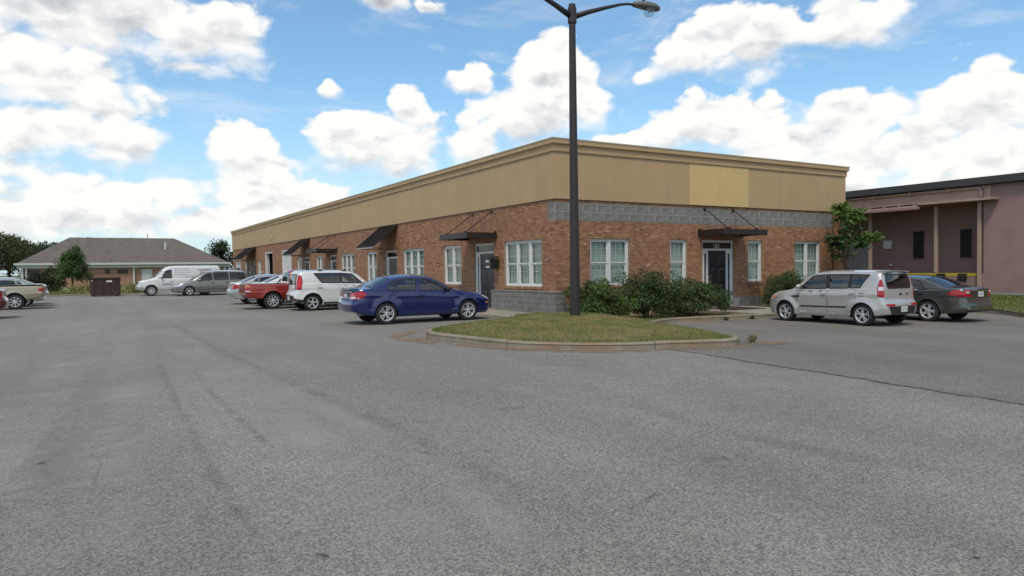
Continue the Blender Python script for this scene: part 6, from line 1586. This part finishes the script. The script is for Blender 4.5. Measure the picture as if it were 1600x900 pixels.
def tall(px, top, dist): return CAM.z + dist * (pix_dir(px, top).z / math.hypot(pix_dir(px, top).x, pix_dir(px, top).y)) - .2
for (px, top, dist, rad, nl, c_, lb, lo) in (
        (12, 366, 104, 3.6, 5200, (.060, .085, .022), 'large pale green tree left of the house roof', .12), (40, 372, 112, 3.6, 5200, (.028, .045, .018), 'large dark green tree behind the left end of the house', .15),
        (58, 386, 118, 3.0, 3200, (.030, .048, .020), 'lower dark tree close behind the left roof slope', .2), (-25, 362, 98, 4.2, 5000, (.050, .075, .022), 'broad green tree beside the porch end of the house', .1),
        (80, 376, 128, 1.7, 1400, (.032, .050, .024), 'narrow pine peeking over the left roof slope', .55), (133, 370, 122, 2.6, 2200, (.030, .048, .020), 'wide dark treetop just above the left end of the ridge', .5),
        (204, 373, 135, 1.7, 1200, (.034, .050, .022), 'small treetop showing over the middle of the ridge', .6), (343, 374, 104, 2.1, 4200, (.036, .060, .024), 'leafy green tree between the house and the brick building', .1)):
    b_ = ray_at(px, top, dist); tree('broadleaf_tree', b_, tall(px, top, dist), rad, nl, .26, c_, lb, 55, lo, .2)
tree('young_tree', (-14.9, 45.6, .14), 3.55, 1.65, 11000, .13, (.058, .098, .028), 'young bushy green tree on the lawn before the house', 70, .02, .07, .60)
bush('hedge', (-17.0, 44.2, .10), (1.3, 1.0, .80), 8000, .10, (.026, .042, .020), 'rounded dark hedge at the edge of the lawn beside the young tree', 'hedge', 45)
bush('shrub', (-16.3, 48.0, .12), (1.5, 1.0, 1.1), 6500, .11, (.040, .062, .024), 'loose green shrub close behind the dark round hedge', 'bush', 40)
# far tree line closing the horizon
C_, N2, K_ = [], [], []
for i in range(150):
    x, y = -150 + 2.9 * i + rng.uniform(-2, 2), 190 + rng.uniform(-15, 15); P, q, k = crown_points((x, y, rng.uniform(1.8, 3)), (5, 5, rng.uniform(2.4, 4.2)), 120, 10, .4, .4); C_.append(P); N2.append(q); K_.append(k)
C_, N2, K_ = np.concatenate(C_), np.concatenate(N2), np.concatenate(K_); C_[:, 2] = np.maximum(C_[:, 2], -.2)
tag(link_mesh('tree_line', leaf_mesh('tree_line', C_, N2, .9, leaf_cols(len(C_), (.035, .052, .026), K_, 10)), M_LEAF), 'distant dark wood along the horizon', None, None, 'stuff')
# sapling with feathered leaves at the end of the entrance facade
sp = empty('sapling', (15.05, -.80, -.05), label='spindly sapling with feathered leaves at the far end of the entrance wall', cat='tree'); t = MB()
stems = [[(0, 0, -.1), (-.05, 0, 1.3), (-.28, -.05, 2.6), (-.45, -.1, 4.15)], [(0, 0, .9), (.35, .1, 2.1), (.62, .1, 3.1), (.78, .1, 4.05)], [(.15, .05, 1.5), (.8, .05, 2.1), (1.5, .05, 2.65), (2.0, .05, 2.85)], [(-.1, 0, 1.6), (-.5, 0, 2.3), (-.75, 0, 2.75)]]
PP, AA, NN, CC = [], [], [], []
for si, s in enumerate(stems):
    t.tube(s, [.035, .028, .02, .008][:len(s)] if len(s) == 4 else [.02, .014, .006], 6); L_ = catmull(s, 8); m_ = len(L_)
    for j in range(int(m_ * .50), m_):
        for q in range(2 if j < m_ - 4 else 7):
            p = Vector(L_[j]); a = rng.uniform(0, 6.28); ln = rng.uniform(.32, .58); u_ = Vector((math.cos(a), math.sin(a), rng.uniform(-.2, 1.1))).normalized(); sd_ = u_.cross(Vector((0, 0, 1))).normalized()
            pts = [p + u_ * ln * k / 9 + Vector((0, 0, -.28 * ln * (k / 9) ** 2)) for k in range(10)]; t.tube([tuple(pts[0]), tuple(pts[5]), tuple(pts[9])], [.006, .005, .002], 3)
            fresh = p.z > 3.4 or (si == 2 and j > m_ * .7)
            for k in range(2, 10):
                for sg in (-1, 1):
                    PP.append(pts[k] + sd_ * sg * .08 + Vector((rng.normal() * .03, rng.normal() * .03, rng.normal() * .035))); AA.append((sd_ * sg * .7 + u_ * .5 + Vector((rng.normal() * .45, rng.normal() * .45, -.45 + rng.normal() * .5))).normalized()); CC.append(np.array((.14, .23, .05) if fresh else (.060, .105, .036)) * rng.uniform(.7, 1.3))
t.build('trunk', M_BARK, sp, loc=(0, 0, 0)); n = len(PP); C = np.array(PP); a = np.array(AA); u3 = np.cross(a, np.array([0, 0, 1.]) + rng.normal(size=(n, 3)) * .8); u3 /= np.linalg.norm(u3, axis=1)[:, None] + 1e-9
s_ = rng.uniform(.14, .22, n)[:, None]; V = np.stack([C - a * s_ * .5, C + u3 * s_ * .27, C + a * s_ * .5, C - u3 * s_ * .27], 1).reshape(-1, 3)
me = bpy.data.meshes.new('crown'); me.from_pydata(V.tolist(), [], np.arange(4 * n).reshape(-1, 4).tolist()); at = me.color_attributes.new('Col', 'FLOAT_COLOR', 'POINT'); at.data.foreach_set('color', np.repeat(np.concatenate([np.array(CC), np.ones((n, 1))], 1), 4, 0).astype(np.float32).ravel())
link_mesh('crown', me, M_LEAF, sp)
